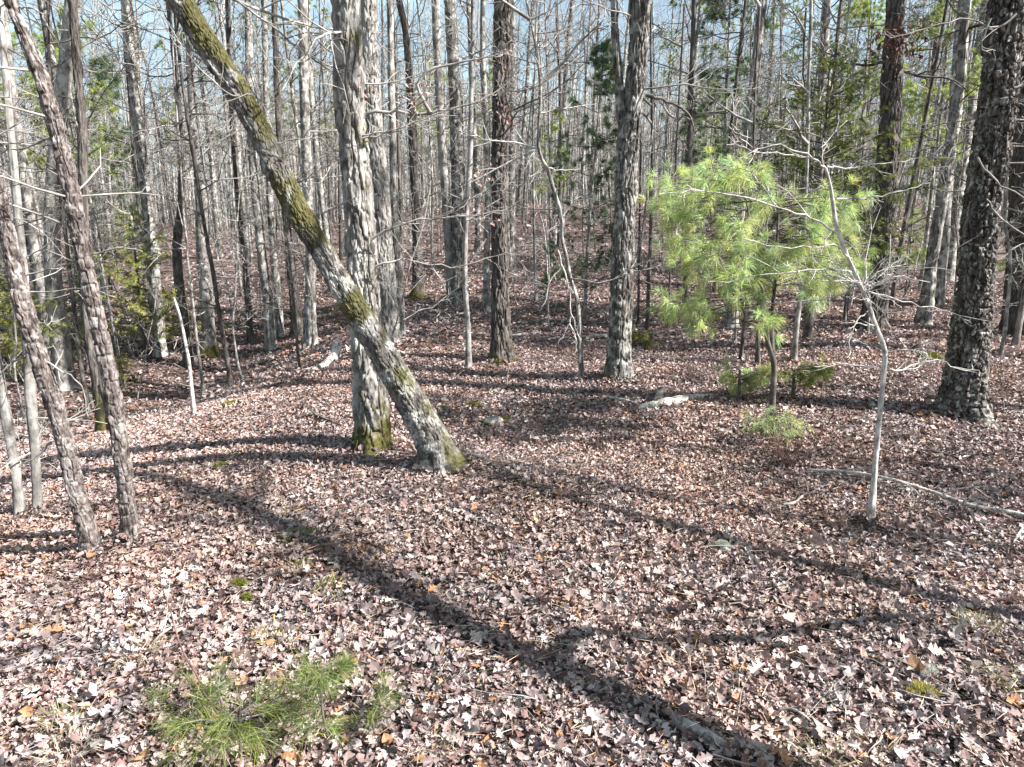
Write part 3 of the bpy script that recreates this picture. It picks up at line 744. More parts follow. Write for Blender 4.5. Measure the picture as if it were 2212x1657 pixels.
# brown leaves clinging to the black trunk and a few twigs
mb = MB(); rng = np.random.default_rng(300); y6 = P6[0, 1]
pts = [at_y(u, v, y6-.35+rng.uniform(-.3, .3)) for u, v in zip(rng.uniform(1880, 1998, 26), rng.uniform(58, 118, 26))]
leaf_clusters(mb, pts, 9, .10, [(.11, .045, .035), (.16, .07, .05), (.08, .035, .03)], rng)
mb.build('dead_leaves', M['leaf'], t6, tuple(t6.location), attr='tint', smooth=False)
def clings(t, pix, y, n=9, size=.07, seed=1):
    r = np.random.default_rng(seed); mb = MB()
    leaf_clusters(mb, [at_y(u, v, y) for u, v in pix], n, size, [(.34, .21, .18), (.28, .16, .13), (.38, .26, .22)], r)
    mb.build('dead_leaves', M['leaf'], t, tuple(t.location), attr='tint', smooth=False)
clings(t2, [(905, 215), (890, 200), (1055, 128), (1100, 118), (900, 226), (1090, 240), (790, 180), (1045, 362), (1052, 372), (1090, 250), (1060, 480)], y2-.1, 9, .055, 3)

# ------------------------------------------------------------------ white sapling in front
gW = ground(1880, 1134); yW = gW[1]
W = thing('white_sapling', 'slender white-barked sapling with spreading bare twigs before the black trunk', 'sapling', gW)
rng = np.random.default_rng(400)
px_ = [(1880, 1137), (1886, 1060), (1893, 975), (1901, 890), (1909, 805), (1911, 757), (1893, 709), (1879, 668), (1862, 624), (1845, 586), (1821, 530), (1805, 478), (1795, 410), (1783, 362)]
Pq = np.array([at_y(u, v, yW) for u, v in px_]); Pq[0, 2] = gW[2]-.03
n = 120; Q = spline(Pq, n); R = np.interp(np.linspace(0, 1, n), np.linspace(0, 1, 14), np.array([14, 11.5, 10.5, 10, 10, 9.5, 9, 8.5, 8, 7.5, 7, 6.5, 6, 5.5]))/2*project(Pq[0])[2]/FPX
mb = MB(); bark_tube(mb, Q, R, 20, 'smooth', .004, 4, .3); mb.build('trunk', M['sapling'], W, gW, attr='moss')
mb = MB()
for q, w0 in (([(1783, 362), (1763, 345), (1715, 321), (1660, 314), (1599, 342)], 6), ([(1783, 362), (1775, 330), (1790, 300), (1830, 260)], 5), ([(1763, 345), (1700, 330), (1640, 330), (1600, 300)], 4),
              ([(1786, 360), (1820, 362), (1862, 359), (1947, 345), (2000, 342)], 6), ([(1811, 506), (1770, 480), (1725, 461), (1640, 434), (1531, 416), (1465, 404)], 7), ([(1680, 448), (1640, 395), (1615, 370), (1590, 360)], 4),
              ([(1806, 430), (1852, 427), (1906, 424), (1961, 410), (2010, 395)], 5), ([(1845, 590), (1800, 583), (1750, 584), (1680, 590), (1600, 600), (1530, 608)], 6), ([(1840, 560), (1790, 530), (1700, 535), (1600, 520)], 5),
              ([(1880, 668), (1855, 690), (1838, 720), (1832, 765)], 4), ([(1895, 705), (1850, 700), (1830, 730)], 3.5), ([(1911, 800), (1960, 795), (2010, 778), (2060, 790), (2110, 805)], 5), ([(1911, 760), (1960, 755), (2000, 765), (1990, 790), (1950, 800)], 4),
              ([(1905, 802), (1870, 790), (1800, 788), (1750, 790)], 4), ([(1862, 624), (1920, 640), (1990, 660), (2060, 680), (2100, 700)], 5), ([(1866, 630), (1930, 600), (2010, 610)], 4), ([(1860, 622), (1800, 640), (1740, 650), (1650, 655)], 4),
              ([(1862, 624), (1900, 585), (1960, 570)], 4), ([(1870, 640), (1910, 680), (1930, 740)], 3.5), ([(1795, 410), (1740, 408), (1660, 412)], 4)):
    px_branch(mb, q, yW, w0, 2, rng, kids=(4, 7), maxlev=3, klen=.32, rmin=.003, dy=rng.uniform(-.5, .5))
for k in range(16):
    d = rng.normal(0, 1, 3); d[2] = abs(d[2])*.3; grow(mb, at_y(1862+rng.uniform(-10, 12), 624+rng.uniform(-12, 20), yW), d, rng.uniform(.3, .8), .006, 2, 3, rng, .003, .03, .22, (3, 6))
mb.build('crown', M['sapling'], W, gW)

# small white sapling on the gully lip at the left
t_, Pw, Rw = px_tree('white_sapling', 'thin white crooked sapling alone on the gully lip left of the clearing', 'sapling',
    [(420, 900), (414, 840), (408, 780), (400, 740), (392, 700), (384, 668), (374, 640)], [9, 8, 7, 6.5, 6, 5, 4], 'sapling', 'smooth', .003, .2, 12, top=0, seed=410, low=7, lowh=(.5, 1.9), lowlen=(.15, .4), crown=False, lowkids=(1, 3))

# ------------------------------------------------------------------ evergreen makers
def pine_sapling(name, label, cat, stems, regions, y, col, seed, ntuft=5, nneed=58, nl=.15, yspread=.8, wd=.0034, mat='twigdark', group=None):
    rng = np.random.default_rng(seed)
    t = thing(name, label, cat, ground(*stems[0][0][0]), group)
    loc = np.array(t.location); sm = MB(); allP = []
    for pts, w0, w1 in stems:
        P = np.array([at_y(u, v, y) for u, v in pts]); 
        n = max(20, 6*len(pts)); Q = spline(P, n)
        sm.tube(Q, np.linspace(w0, w1, n)/2*project(P[0])[2]/FPX, 12); allP.append(Q)
    sm.build('trunk', M[mat], t, loc)
    A = np.vstack(allP); bm, nm = MB(), MB(); pos, dirs = [], []
    for (cu, cv, ru, rv, k) in regions:
        for q in range(k):
            a = rng.uniform(0, 6.28); rr = math.sqrt(rng.random())
            yy = y+rng.uniform(-1, 1)*yspread
            tip = at_y(cu+ru*rr*math.cos(a), cv+rv*rr*math.sin(a), yy)
            cand = A[A[:, 2] < tip[2]+.1]
            cand = cand if len(cand) else A[:1]
            b = cand[np.argmin(np.linalg.norm((cand-tip)*np.array([1, 1, 1.6]), axis=1))]
            mid = (b*np.array([1, 1, .35])+tip*np.array([1, 1, 1.65]))/2+np.array([0, 0, .03])+rng.normal(0, .04, 3)
            P = spline(np.array([b, mid, tip]), 9); bm.tube(P, np.linspace(.008, .003, 9), 4)
            d = P[-1]-P[-3]; d /= np.linalg.norm(d)+1e-9
            L = np.linalg.norm(tip-b)
            for s_ in range(ntuft):
                f = s_/max(1, ntuft-1); ii = P[8]*(1-f*.45)+P[3]*f*.45
                off = rng.normal(0, .07, 3)*(f > 0)
                if f > 0:
                    dd = d+rng.normal(0, .7, 3); e = ii+dd/np.linalg.norm(dd)*rng.uniform(.08, .22)
                    bm.tube(np.array([ii, (ii+e)/2+[0, 0, -.01], e]), [.004, .0035, .003], 3)
                    pos.append(e); dirs.append(dd)
                else:
                    pos.append(tip); dirs.append(d+np.array([0, 0, .3]))
    needles(nm, pos, dirs, nneed, nl, wd, .95, col, rng, droop=.28, colvar=.35)
    bm.build('crown', M[mat], t, loc); nm.build('needles', M['needle'], t, loc, attr='tint', smooth=False)
    return t
GP = (.40, .50, .20)
yP = ground(1666, 935)[1]
pine_sapling('young_pine', 'bright green young pine with long drooping needles in the clearing', 'pine',
    [([(1666, 938), (1669, 856), (1672, 788), (1658, 736), (1647, 668), (1640, 600), (1625, 500), (1600, 380)], 15, 4), ([(1670, 780), (1667, 702), (1674, 617), (1677, 548), (1681, 461), (1676, 400)], 10, 3)],
    [(1600, 470, 185, 105, 40), (1450, 395, 45, 35, 8), (1770, 560, 100, 50, 12), (1835, 450, 35, 50, 5), (1500, 545, 70, 40, 7), (1445, 455, 50, 28, 9), (1570, 370, 60, 26, 12), (1465, 650, 66, 24, 10), (1700, 560, 120, 75, 30), (1580, 590, 90, 60, 18), (1760, 480, 60, 70, 10), (1800, 620, 40, 25, 5), (1520, 690, 30, 20, 4), (1640, 690, 40, 30, 4)],
    yP, GP, 500, yspread=1.0)
pine_sapling('pine_seedling', 'small pine seedling at the foot of the bright green young pine', 'pine',
    [([(1668, 940), (1668, 905), (1665, 880)], 6, 3)], [(1665, 905, 40, 25, 9), (1715, 905, 25, 10, 3)], yP-.25, GP, 501, yspread=.25, nneed=20, nl=.12)
pine_sapling('pine_seedling', 'low pine seedling just left of the bright young pine, yellowish tuft on a short stem', 'pine',
    [([(1595, 868), (1597, 830), (1598, 800)], 9, 5)], [(1598, 808, 30, 28, 9)], ground(1595, 868)[1], GP, 502, yspread=.25, nl=.13)
pine_sapling('pine_seedling', 'spreading low pine branchy seedling directly right of the young pine stem', 'pine',
    [([(1712, 860), (1714, 825), (1716, 800)], 8, 4)], [(1720, 802, 75, 22, 16)], ground(1712, 860)[1], (.25, .29, .075), 503, yspread=.4, nl=.12)

# ---- cedar-like trees with feathery sprays
def cedar(name, label, base, Hh, spread, col, seed, low=.15, nb=90, group=None, narrow=1.0, dens=1.0, cat='cedar'):
    rng = np.random.default_rng(seed); base = np.asarray(base, float)
    t = thing(name, label, cat, base, group)
    mb = MB(); P = path(base-[0, 0, .03], (rng.normal(0, .03), rng.normal(0, .03), 1), Hh, 14, .025, .02, rng)
    mb.tube(P, np.linspace(.018*Hh, .008, 15), 10); mb.build('trunk', M['twigdark'], t, base)
    bm, nm = MB(), MB(); pos, dirs = [], []
    for k in range(nb):
        f = low+(1-low)*rng.random()**.8
        i = f*14; i0 = min(13, int(i)); p = P[i0]*(1-(i-i0))+P[i0+1]*(i-i0)
        a = rng.uniform(0, 6.28); L = spread*(1.05-f)**.8*rng.uniform(.35, 1.15)+.12
        B = path(p, (math.cos(a), math.sin(a), rng.uniform(.05, .5)), L, 6, .10, .02-.05*(f < .5), rng)
        bm.tube(B, np.linspace(.012, .003, 7), 3)
        for q in range(int(max(3, L*12*dens))):
            u = rng.uniform(.2, 1); ii = min(5, int(u*6)); c = B[ii]+(B[ii+1]-B[ii])*(u*6-ii)
            dd = (B[ii+1]-B[ii])/L*6+rng.normal(0, .55, 3); dd[2] += .05
            dd /= np.linalg.norm(dd); l = rng.uniform(.1, .26)
            for g in range(3):
                pos.append(c+dd*l*g/2.0); dirs.append(dd)
    needles(nm, pos, dirs, 15, .10, .0105, .7, col, rng, droop=.25, colvar=.4, seg=1)
    bm.build('crown', M['twigdark'], t, base); nm.build('foliage', M['needle'], t, base, attr='tint', smooth=False)
    return t
def up_to(u, v, vt):
    b = ground(u, v); return b, at_y(u, vt, b[1])[2]-b[2]
b, h_ = up_to(1742, 735, 130)
cedar('cedar_tree', 'tall dark olive-green cedar with feathery sprays behind the bright young pine', b, h_, 2.7, (.15, .185, .04), 510, .28, 110, dens=.6)
b, h_ = up_to(1600, 690, 250)
cedar('cedar_tree', 'shorter dark cedar between the forked grey oak and the bright young pine', b, h_, 2.2, (.11, .15, .045), 511, .25, 60, dens=.6)
b, h_ = up_to(1825, 690, 400)
cedar('cedar_tree', 'small olive cedar half hidden between the white sapling and the young pine', b, h_, 1.3, (.075, .10, .025), 512, .3, 70)
b, h_ = up_to(312, 768, 460)
cedar('cedar_tree', 'yellow-green feathery young cedar right of the taller leaning pine at the gully', b, h_, 2.5, (.34, .37, .11), 513, .1, 80, dens=.6)
b, h_ = up_to(345, 755, 590)
cedar('cedar_tree', 'low yellow-green cedar before the dark crooked trunk at the gully', b, h_, 1.3, (.38, .40, .1), 514, .1, 60)
b, h_ = up_to(105, 850, 560)
cedar('cedar_tree', 'dim green cedar between the two leaning pines, before the bleached trunk', b, h_, 1.3, (.26, .29, .07), 515, .25, 60)
b, h_ = up_to(190, 800, 590)
cedar('cedar_tree', 'dark green cedar half hidden behind the taller leaning pine stem', b, h_, 1.0, (.07, .10, .03), 516, .2, 60)
b, h_ = up_to(255, 845, 778)
cedar('cedar_tree', 'tiny cedar bush low at the gully lip beside the taller leaning pine', b, h_, .5, (.19, .2, .05), 517, .05, 26)
b, h_ = up_to(1385, 752, 722)
cedar('cedar_tree', 'knee-high yellow-green cedar sprig right of the foot of the forked grey oak', b, h_, .3, (.18, .18, .05), 518, .05, 16)

# ---- pines further off: trunk with whorls of tufted branches
def pine_proto(Hh, r, crown0, spread, seed, nw, col, nl=.24, wd=.012, nn=52, tuft=3):
    rng = np.random.default_rng(seed)
    tm, bm, nm = MB(), MB(), MB()
    P = path((0, 0, -.05), (0, 0, 1), Hh, 24, .012, .02, rng)
    tm.tube(P, np.linspace(r, .02, 25), 12)
    pos, dirs = [], []
    for k in range(nw):
        f = crown0+(1-crown0)*(k+rng.random())/nw; i = f*24; i0 = min(23, int(i)); p = P[i0]*(1-(i-i0))+P[i0+1]*(i-i0)
        for q in range(int(rng.integers(2, 5))):
            a = rng.uniform(0, 6.28); L = spread*(1.12-f)**.7*rng.uniform(.5, 1.15)
            tips = []
            grow(bm, p, (math.cos(a), math.sin(a), rng.uniform(-.05, .5)), L, .02, 2, 3, rng, .006, .04, .1, (3, 5), tips)
            for (B, R, lev) in tips:
                for s_ in range(tuft):
                    j = len(B)-1-s_//2; pos.append(B[j]+rng.normal(0, .05, 3)); dirs.append(B[j]-B[j-1]+rng.normal(0, .05, 3))
    needles(nm, pos, dirs, nn, nl, wd, .9, col, rng, droop=.2, seg=1)
    return tm, bm, nm

def make_proto(parts):
    """parts: (name, mb, mat, attr) -> list of meshes kept for copies"""
    out = []
    for name, mb, mat, attr in parts:
        o = mb.build(name, M[mat], attr=attr); out.append((name, o.data)); bpy.data.objects.remove(o)
    return out
def place(name, proto, loc, rz, sc, label, cat, group=None, tilt=(0, 0)):
    t = thing(name, label, cat, loc, group)
    t.rotation_euler = (tilt[0], tilt[1], rz); t.scale = (sc, sc, sc)
    for pn, me in proto:
        o = bpy.data.objects.new(pn, me); C.objects.link(o); o.parent = t
    return t

PINE = [make_proto([(n_, m_, mt, at) for n_, m_, mt, at in zip(('trunk', 'crown', 'needles'), pine_proto(hh, r_, c0, sp_, sd, nw_, col), ('grey', 'twigdark', 'needle'), ('moss', None, 'tint'))])
        for hh, r_, c0, sp_, sd, nw_, col in ((22, .22, .36, 3.4, 600, 20, (.14, .19, .06)), (18, .17, .26, 2.8, 601, 18, (.2, .25, .07)), (9, .07, .12, 1.9, 602, 15, (.12, .185, .09)), (11, .09, .36, 2.6, 604, 13, (.30, .38, .10)))]
YP = make_proto([(n_, m_, mt, at) for n_, m_, mt, at in zip(('trunk', 'crown', 'needles'), pine_proto(2.2, .025, .25, .7, 603, 7, (.20, .26, .08), .15, .005, 26, 4), ('grey', 'twigdark', 'needle'), ('moss', None, 'tint'))])

PLACED = []          # ground positions already taken
def far_pine(u, v, yy, kind, sc, label, rz):
    p = at_y(u, v, yy); z = Hs(p[0], yy)
    PLACED.append((p[0], yy))
    return place('pine_tree', PINE[kind], (p[0], yy, z), rz, sc, label, 'pine', tilt=(0, 0))
far_pine(1268, 500, 17, 2, .72, 'young blue-green pine with thin dark stem between the straight dark trunk and forked oak', .4)
far_pine(1190, 500, 30, 3, .55, 'distant young pine with a flat bright green tuft behind the crooked sapling', 2.0)
far_pine(245, 500, 29, 2, 1.0, 'pine with dark green crown showing above the gully, upper left', 1.1)
far_pine(205, 500, 25, 3, .92, 'yellowish-green pine crown against the sky over the two leaning pines', 3.0)
far_pine(90, 500, 33, 3, 1.1, 'second yellowish-green pine, farther left over the leaning pines', 4.4)
far_pine(690, 500, 42, 1, 1.0, 'tall pine whose crown fills the sky gap left of the pale shaggy oak', .7)
far_pine(470, 500, 36, 1, .95, 'tall pine with dark drooping boughs above the smooth pale forked tree', 5.0)
far_pine(590, 500, 52, 0, .9, 'tall far pine behind the pale-footed dark trunk', 1.0)
far_pine(1840, 500, 25, 3, .9, 'pine with bright green boughs just left of the black trunk', 4.0)
far_pine(2005, 500, 23, 3, .86, 'sunlit green pine between the black trunk and the slim right-leaning oak', 2.6)
far_pine(1480, 500, 28, 1, .85, 'dark blue-green pine high behind the forked grey oak', 1.8)
far_pine(1640, 500, 34, 1, .9, 'tall dark pine rising behind the olive-green cedar', 3.4)
far_pine(1560, 500, 24, 2, 1.15, 'dark pine left of the olive-green cedar top', 2.2)
far_pine(1770, 500, 42, 0, .9, 'tall pine far back between the olive-green cedar and the black trunk', .2)
far_pine(930, 500, 46, 3, .9, 'small distant bright green pine between the rear oak and stout grey trunk', .9)
far_pine(1060, 500, 48, 3, .9, 'small distant bright green pine at the left flank of the straight dark trunk', 2.2)
far_pine(2130, 500, 28, 2, 1.1, 'dark pine behind the big furrowed oak at the right edge', 1.4)
far_pine(1960, 500, 40, 1, .9, 'tall far pine right behind the black trunk', 5.1)
for u, vb, vt, lab in ((2055, 600, 495, 'knee-high bright pine sapling beside the furrowed oak, left of its stem'), (1955, 640, 445, 'young green pine between the black trunk and slim right-leaning oak'),
                       (2165, 620, 505, 'small pine sapling seen just right of the big furrowed oak'), (1425, 560, 470, 'young pine tuft beside the forked grey oak on its right'), (2095, 560, 470, 'faint green pine sapling hidden behind the furrowed oak stem')):
    b, h_ = up_to(u, vb, vt); place('young_pine', YP, b, u*.1, h_/2.2, lab, 'pine'); PLACED.append((b[0], b[1]))

# ------------------------------------------------------------------ the woods behind: copies of bare trees and saplings
def tree_proto(Hh, r, seed, mat, twig, lean=.0, low=12, forks=5, lowh=.12):
    rng = np.random.default_rng(seed); tm, cm = MB(), MB()
    P = path((0, 0, -.1), (lean, 0, 1), Hh, 26, .02, .012, rng)
    R = r*np.linspace(1, .12, 27)**.8; R[0] *= 1.3; R[1] *= 1.05
    n = 80; Q = spline(P, n); RR = np.interp(np.linspace(0, 26, n), np.arange(27), R)
    bark_tube(tm, Q, RR, 14, 'smooth', .012, seed, .25)
    for k in range(low):
        f = lowh+rng.random()*.5; i = min(25, int(f*26)); a = rng.uniform(0, 6.28); L = rng.uniform(.7, 2.6)
        grow(cm, P[i], (math.cos(a), math.sin(a), rng.uniform(-.1, .6)), L, .008+.005*L, 1, 3, rng, .005, .03, .2, (4, 7))
    for k in range(forks):
        f = .45+.5*rng.random(); i = min(25, int(f*26)); a = rng.uniform(0, 6.28); L = rng.uniform(2.2, 4.5)*(1.3-f*.6)
        grow(cm, P[i], (math.cos(a), math.sin(a), rng.uniform(.4, 1.3)), L, max(.02, R[i]*.5), 1, 3, rng, .006, .05, .13, (4, 6))
    return make_proto([('trunk', tm, mat, 'moss'), ('crown', cm, twig, None)])
def sap_proto(Hh, r, seed, mat, n=9):
    rng = np.random.default_rng(seed); tm, cm = MB(), MB()
    P = path((0, 0, -.05), (rng.normal(0, .12), 0, 1), Hh, 14, .06, .02, rng); R = np.linspace(r, .006, 15)
    tm.tube(P, R, 7)
    for k in range(n):
        f = .2+.8*rng.random(); i = min(13, int(f*14)); a = rng.uniform(0, 6.28); L = rng.uniform(.5, 1.5)*(1.2-.6*f)
        grow(cm, P[i], (math.cos(a), math.sin(a), rng.uniform(.1, .8)), L, .009, 1, 3, rng, .0045, .03, .2, (4, 7))
    return make_proto([('trunk', tm, mat, 'moss'), ('crown', cm, mat, None)])
TREES = [(tree_proto(19, .125, 701, 'pale', 'twig'), 'pale grey'), (tree_proto(21, .14, 702, 'grey', 'twig', .03), 'grey'), (tree_proto(17, .09, 703, 'oakdark', 'twigdark', -.03), 'dark'),
         (tree_proto(18, .10, 704, 'grey', 'twig', .04, 16), 'grey'), (tree_proto(15, .07, 705, 'pale', 'twig', .02, 14), 'pale grey'), (tree_proto(20, .15, 706, 'oak', 'twig', 0, 10), 'mottled'),
         (tree_proto(14, .06, 707, 'grey', 'twig', -.04, 16), 'grey')]
POLES = [(tree_proto(13, .045, 721, 'pale', 'twig', .03, 14, 5, .15), 'pole-thin pale'), (tree_proto(12, .04, 722, 'grey', 'twig', -.04, 14, 5, .15), 'pole-thin grey'), (tree_proto(14, .055, 723, 'oakdark', 'twigdark', .02, 12, 5, .15), 'pole-thin dark')]
SAPS = [(sap_proto(4.5, .026, 711, 'sapling'), 'white'), (sap_proto(6.0, .032, 712, 'grey', 12), 'grey'), (sap_proto(3.4, .018, 713, 'twig', 8), 'pale'), (sap_proto(5.2, .028, 714, 'twigdark', 11), 'dark')]

ORD = ['first', 'second', 'third', 'fourth', 'fifth', 'sixth', 'seventh', 'eighth', 'ninth', 'tenth', 'eleventh', 'twelfth', 'thirteenth', 'fourteenth', 'fifteenth', 'sixteenth', 'seventeenth', 'eighteenth', 'nineteenth', 'twentieth']
rng = np.random.default_rng(900)
taken = [(p[0, 0], p[0, 1]) for p in (P1, P2, P3, P4, P5, P6, P7, PA, PB, PS, Q)] + PLACED
cand = []
def try_add(kind, n, r0, r1, mind, half=.72, saph=False):
    tries = 0; got = 0
    while got < n and tries < n*40:
        tries += 1
        r = math.sqrt(rng.uniform(r0*r0, r1*r1)); a = rng.uniform(-half, half)
        x, y = r*math.sin(a), r*math.cos(a)
        if any((x-q[0])**2+(y-q[1])**2 < mind*mind for q in taken): continue
        if kind == 'tree' and y < 30 and -.30 < x/y < .33 and rng.random() < .55: continue
        taken.append((x, y)); cand.append((kind, x, y)); got += 1
try_add('tree', 44, 15, 28, 1.4)
try_add('tree', 100, 28, 50, 1.2)
try_add('tree', 110, 50, 84, 1.2)
try_add('sapling', 60, 13, 30, .9)
try_add('sapling', 150, 30, 62, .7)
LA = []
for us, vs, ph in LAND:
    LA.append((float(np.interp(480, vs[::-1], us[::-1])), ph))
LA.sort()
rows = []
for kind, x, y in cand:
    z = Hs(x, y)
    p = at_y(1106, 480, y)
    u = project((x, y, max(z+.2, p[2])))[0]
    rows.append((u, kind, x, y, z))
rows.sort()
cnt = {}
for u, kind, x, y, z in rows:
    left = [(lu, ph) for lu, ph in LA if lu <= u]
    if left: lu, ph = left[-1]; side = 'rightward from'
    else: lu, ph = LA[0]; side = 'leftward from'
    pool = SAPS if kind == 'sapling' else (POLES if rng.random() < .45 else TREES)
    c, colour = pool[int(rng.integers(len(pool)))]
    what = (('bare %s tree' if kind == 'tree' else 'thin %s sapling') % colour)
    far = 'far back' if y > 45 else 'behind'
    key = (what, far, ph, side); cnt[key] = cnt.get(key, 0)+1
    lab = '%s %s, %s one %s %s' % (what, far, ORD[min(19, cnt[key]-1)], side, ph)
    s_ = rng.uniform(.8, 1.2)
    place('bare_tree' if kind == 'tree' else 'sapling', c, (x, y, z), rng.uniform(0, 6.28), s_, lab, 'tree' if kind == 'tree' else 'sapling',
          'bare trees in the woods behind' if kind == 'tree' else 'thin saplings under the trees', tilt=(rng.normal(0, .03), rng.normal(0, .035)))

# trees standing just out of view: they throw the long shadows over the clearing
def shade_tree(base, d, L, r, seed, label, bendup=.0, limbs=9, mat='oak', crown=True, extra=None, curve=None, leafy=0):
    rng = np.random.default_rng(seed)
    b = np.array([base[0], base[1], Hs(*base)-.05]); d = np.array(d, float); d /= np.linalg.norm(d)
    P = [b]
    for k in range(int(L/.5)):
        d = d+np.array([0, 0, bendup])+rng.normal(0, .012, 3); d /= np.linalg.norm(d); P.append(P[-1]+d*.5)
    P = np.array(P); R = np.linspace(r, r*.35, len(P))
    t = thing('bare_tree', label, 'tree', b)
    mb = MB(); bark_tube(mb, spline(P, len(P)*3), np.interp(np.linspace(0, 1, len(P)*3), np.linspace(0, 1, len(P)), R), 24, 'oak', .012, seed, .3); mb.build('trunk', M[mat], t, b, attr='moss')
    cm = MB()
    for k in range(limbs):
        i = int(rng.uniform(.5, 1)*(len(P)-1)); a = rng.uniform(0, 6.28)
        grow(cm, P[i], (math.cos(a), math.sin(a), .8), rng.uniform(1.5, 3.5), R[i]*.5, 1, 3, rng, .005, .05, .13, (3, 6))
    if curve is not None:
        Pc_ = [np.array(gk)+S*tk for gk, tk in curve]
        Pc_[0] = P[int(np.argmin(np.linalg.norm(P-Pc_[0], axis=1)))]
        cm.tube(spline(Pc_, 24), np.linspace(.065, .03, 24), 7)
        for k_ in range(5, 24, 3): grow(cm, spline(Pc_, 24)[k_], rng.normal(0, 1, 3), rng.uniform(.5, 1.2), .012, 1, 3, rng, .007, .05, .15, (4, 6))
    if extra is not None:  # limbs added to drop blotchy shade on the near left ground
        for k in range(5): grow(cm, P[int(7+2*k)], extra, rng.uniform(1.6, 2.8), .03, 1, 3, rng, .01, .05, .15, (6, 9))
    cm.build('crown', M['twig'], t, b)
    if leafy:
        lmb = MB(); pts_ = []
        for k in range(leafy):
            i = int(rng.uniform(.45, 1)*(len(P)-1)); pts_.append(P[i]+rng.normal(0, .55, 3))
        leaf_clusters(lmb, pts_, 12, .11, [(.20, .11, .08), (.26, .15, .11)], rng); lmb.build('dead_leaves', M['leaf'], t, b, attr='tint', smooth=False)
def lean_for(g0, g1, beta):
    g = np.array([g1[0]-g0[0], g1[1]-g0[1], 0.0]); g /= np.linalg.norm(g)
    return S*1.0 + g*beta
gA, gB = ground(1640, 1657), ground(720, 1180)
g = (gB-gA)[:2]; g /= np.linalg.norm(g)
shade_tree((gA[:2]-g*2.1), lean_for(gA, gB, .62), 15, .14, 801, 'leaning oak out of view beside the camera, its shadow crossing the clearing', .010, 8, extra=(-.55, .6, .5), curve=[(ground(u, v), t_) for u, v, t_ in ((1120, 1352, 5.3), (1240, 1372, 5.2), (1420, 1388, 5.0), (1600, 1385, 4.8), (1780, 1358, 4.7), (1940, 1335, 4.7))])
gA, gB = ground(2212, 1340), ground(1060, 1012)
g = (gB-gA)[:2]; g /= np.linalg.norm(g)
shade_tree((gA[:2]-g*1.9), lean_for(gA, gB, .60), 12, .09, 802, 'slim leaning oak out of view past the right edge', .0, 6)
for q, (x, y, L, r) in enumerate(tuple((x_*.86, y_*.86, l_, r_) for x_, y_, l_, r_ in ((12.5, 12.5, 15, .16), (14, 15.5, 16, .15), (11.8, 17.5, 15, .13), (17, 13.2, 16, .17), (16, 18.5, 17, .16), (20, 16, 17, .18), (19.5, 21, 16, .15), (24, 20, 17, .17), (11.0, 9.2, 9, .10), (11.2, 6.3, 8, .09), (9.4, 4.2, 9, .07)))):
    shade_tree((x, y), (rng.normal(0, .05), rng.normal(0, .05), 1), L, r, 810+q, ORD[q] + ' upright bare tree out of view past the big furrowed oak', .02, 6)
place('pine_tree', PINE[0], (12.6, 10.3, Hs(12.6, 10.3)), .5, .85, 'tall pine added out of view for shade past the big furrowed oak, nearer of two', 'pine')  # unseen pines added to deepen the shade band across the middle ground
place('pine_tree', PINE[1], (16.0, 13.4, Hs(16, 13.4)), 2.5, .95, 'second tall pine added out of view for shade, farther back past the big furrowed oak', 'pine')

shade_tree((2.7, .1), (0, .25, 1), 7.2, .07, 841, 'small leafy oak added out of view beside the camera to blotch the ground with shade', 0, 12, leafy=70)  # unseen oaks added with leaf clusters so they throw blotchy shade
shade_tree((9.2, 4.9), (0, .05, 1), 6.8, .07, 842, 'second small leafy oak added out of view past the right edge to cast blotchy shade', 0, 12, leafy=60)
# ------------------------------------------------------------------ the far woods, one mass
fm = MB(); rng = np.random.default_rng(950)
sp_m = MB()
for k in range(3300):
    r = math.sqrt(rng.uniform(76**2, 145**2)); a = rng.uniform(-.85, .85)
    x, y = r*math.sin(a), r*math.cos(a); z = Hs(x, y)
    hgt = rng.uniform(11, 19); lx, ly = rng.normal(0, .04, 2)
    P = np.array([(x+lx*h, y+ly*h, z+h) for h in np.linspace(-.3, hgt, 5)])
    rr_ = rng.uniform(.04, .17)
    fm.tube(P, np.linspace(rr_, .03, 5), 4)
    for q in range(7):
        f = rng.uniform(.12, 1); b = P[0]+(P[-1]-P[0])*f; aa = rng.uniform(0, 6.28); L = rng.uniform(1, 3.2)
        e = b+np.array([math.cos(aa), math.sin(aa), rng.uniform(.2, 1.2)])*L*.7
        fm.tube(np.array([b, e]), [.04, .025], 3)
        for q2 in range(1):
            c_ = b+(e-b)*rng.uniform(.3, .9); e2 = c_+rng.normal(0, .6, 3)+[0, 0, .4]
            fm.tube(np.array([c_, e2]), [.025, .015], 3)
tag(fm.build('far_woods', M['pale'], attr='moss'), 'dense grey bare woods filling the distance', kind='stuff')

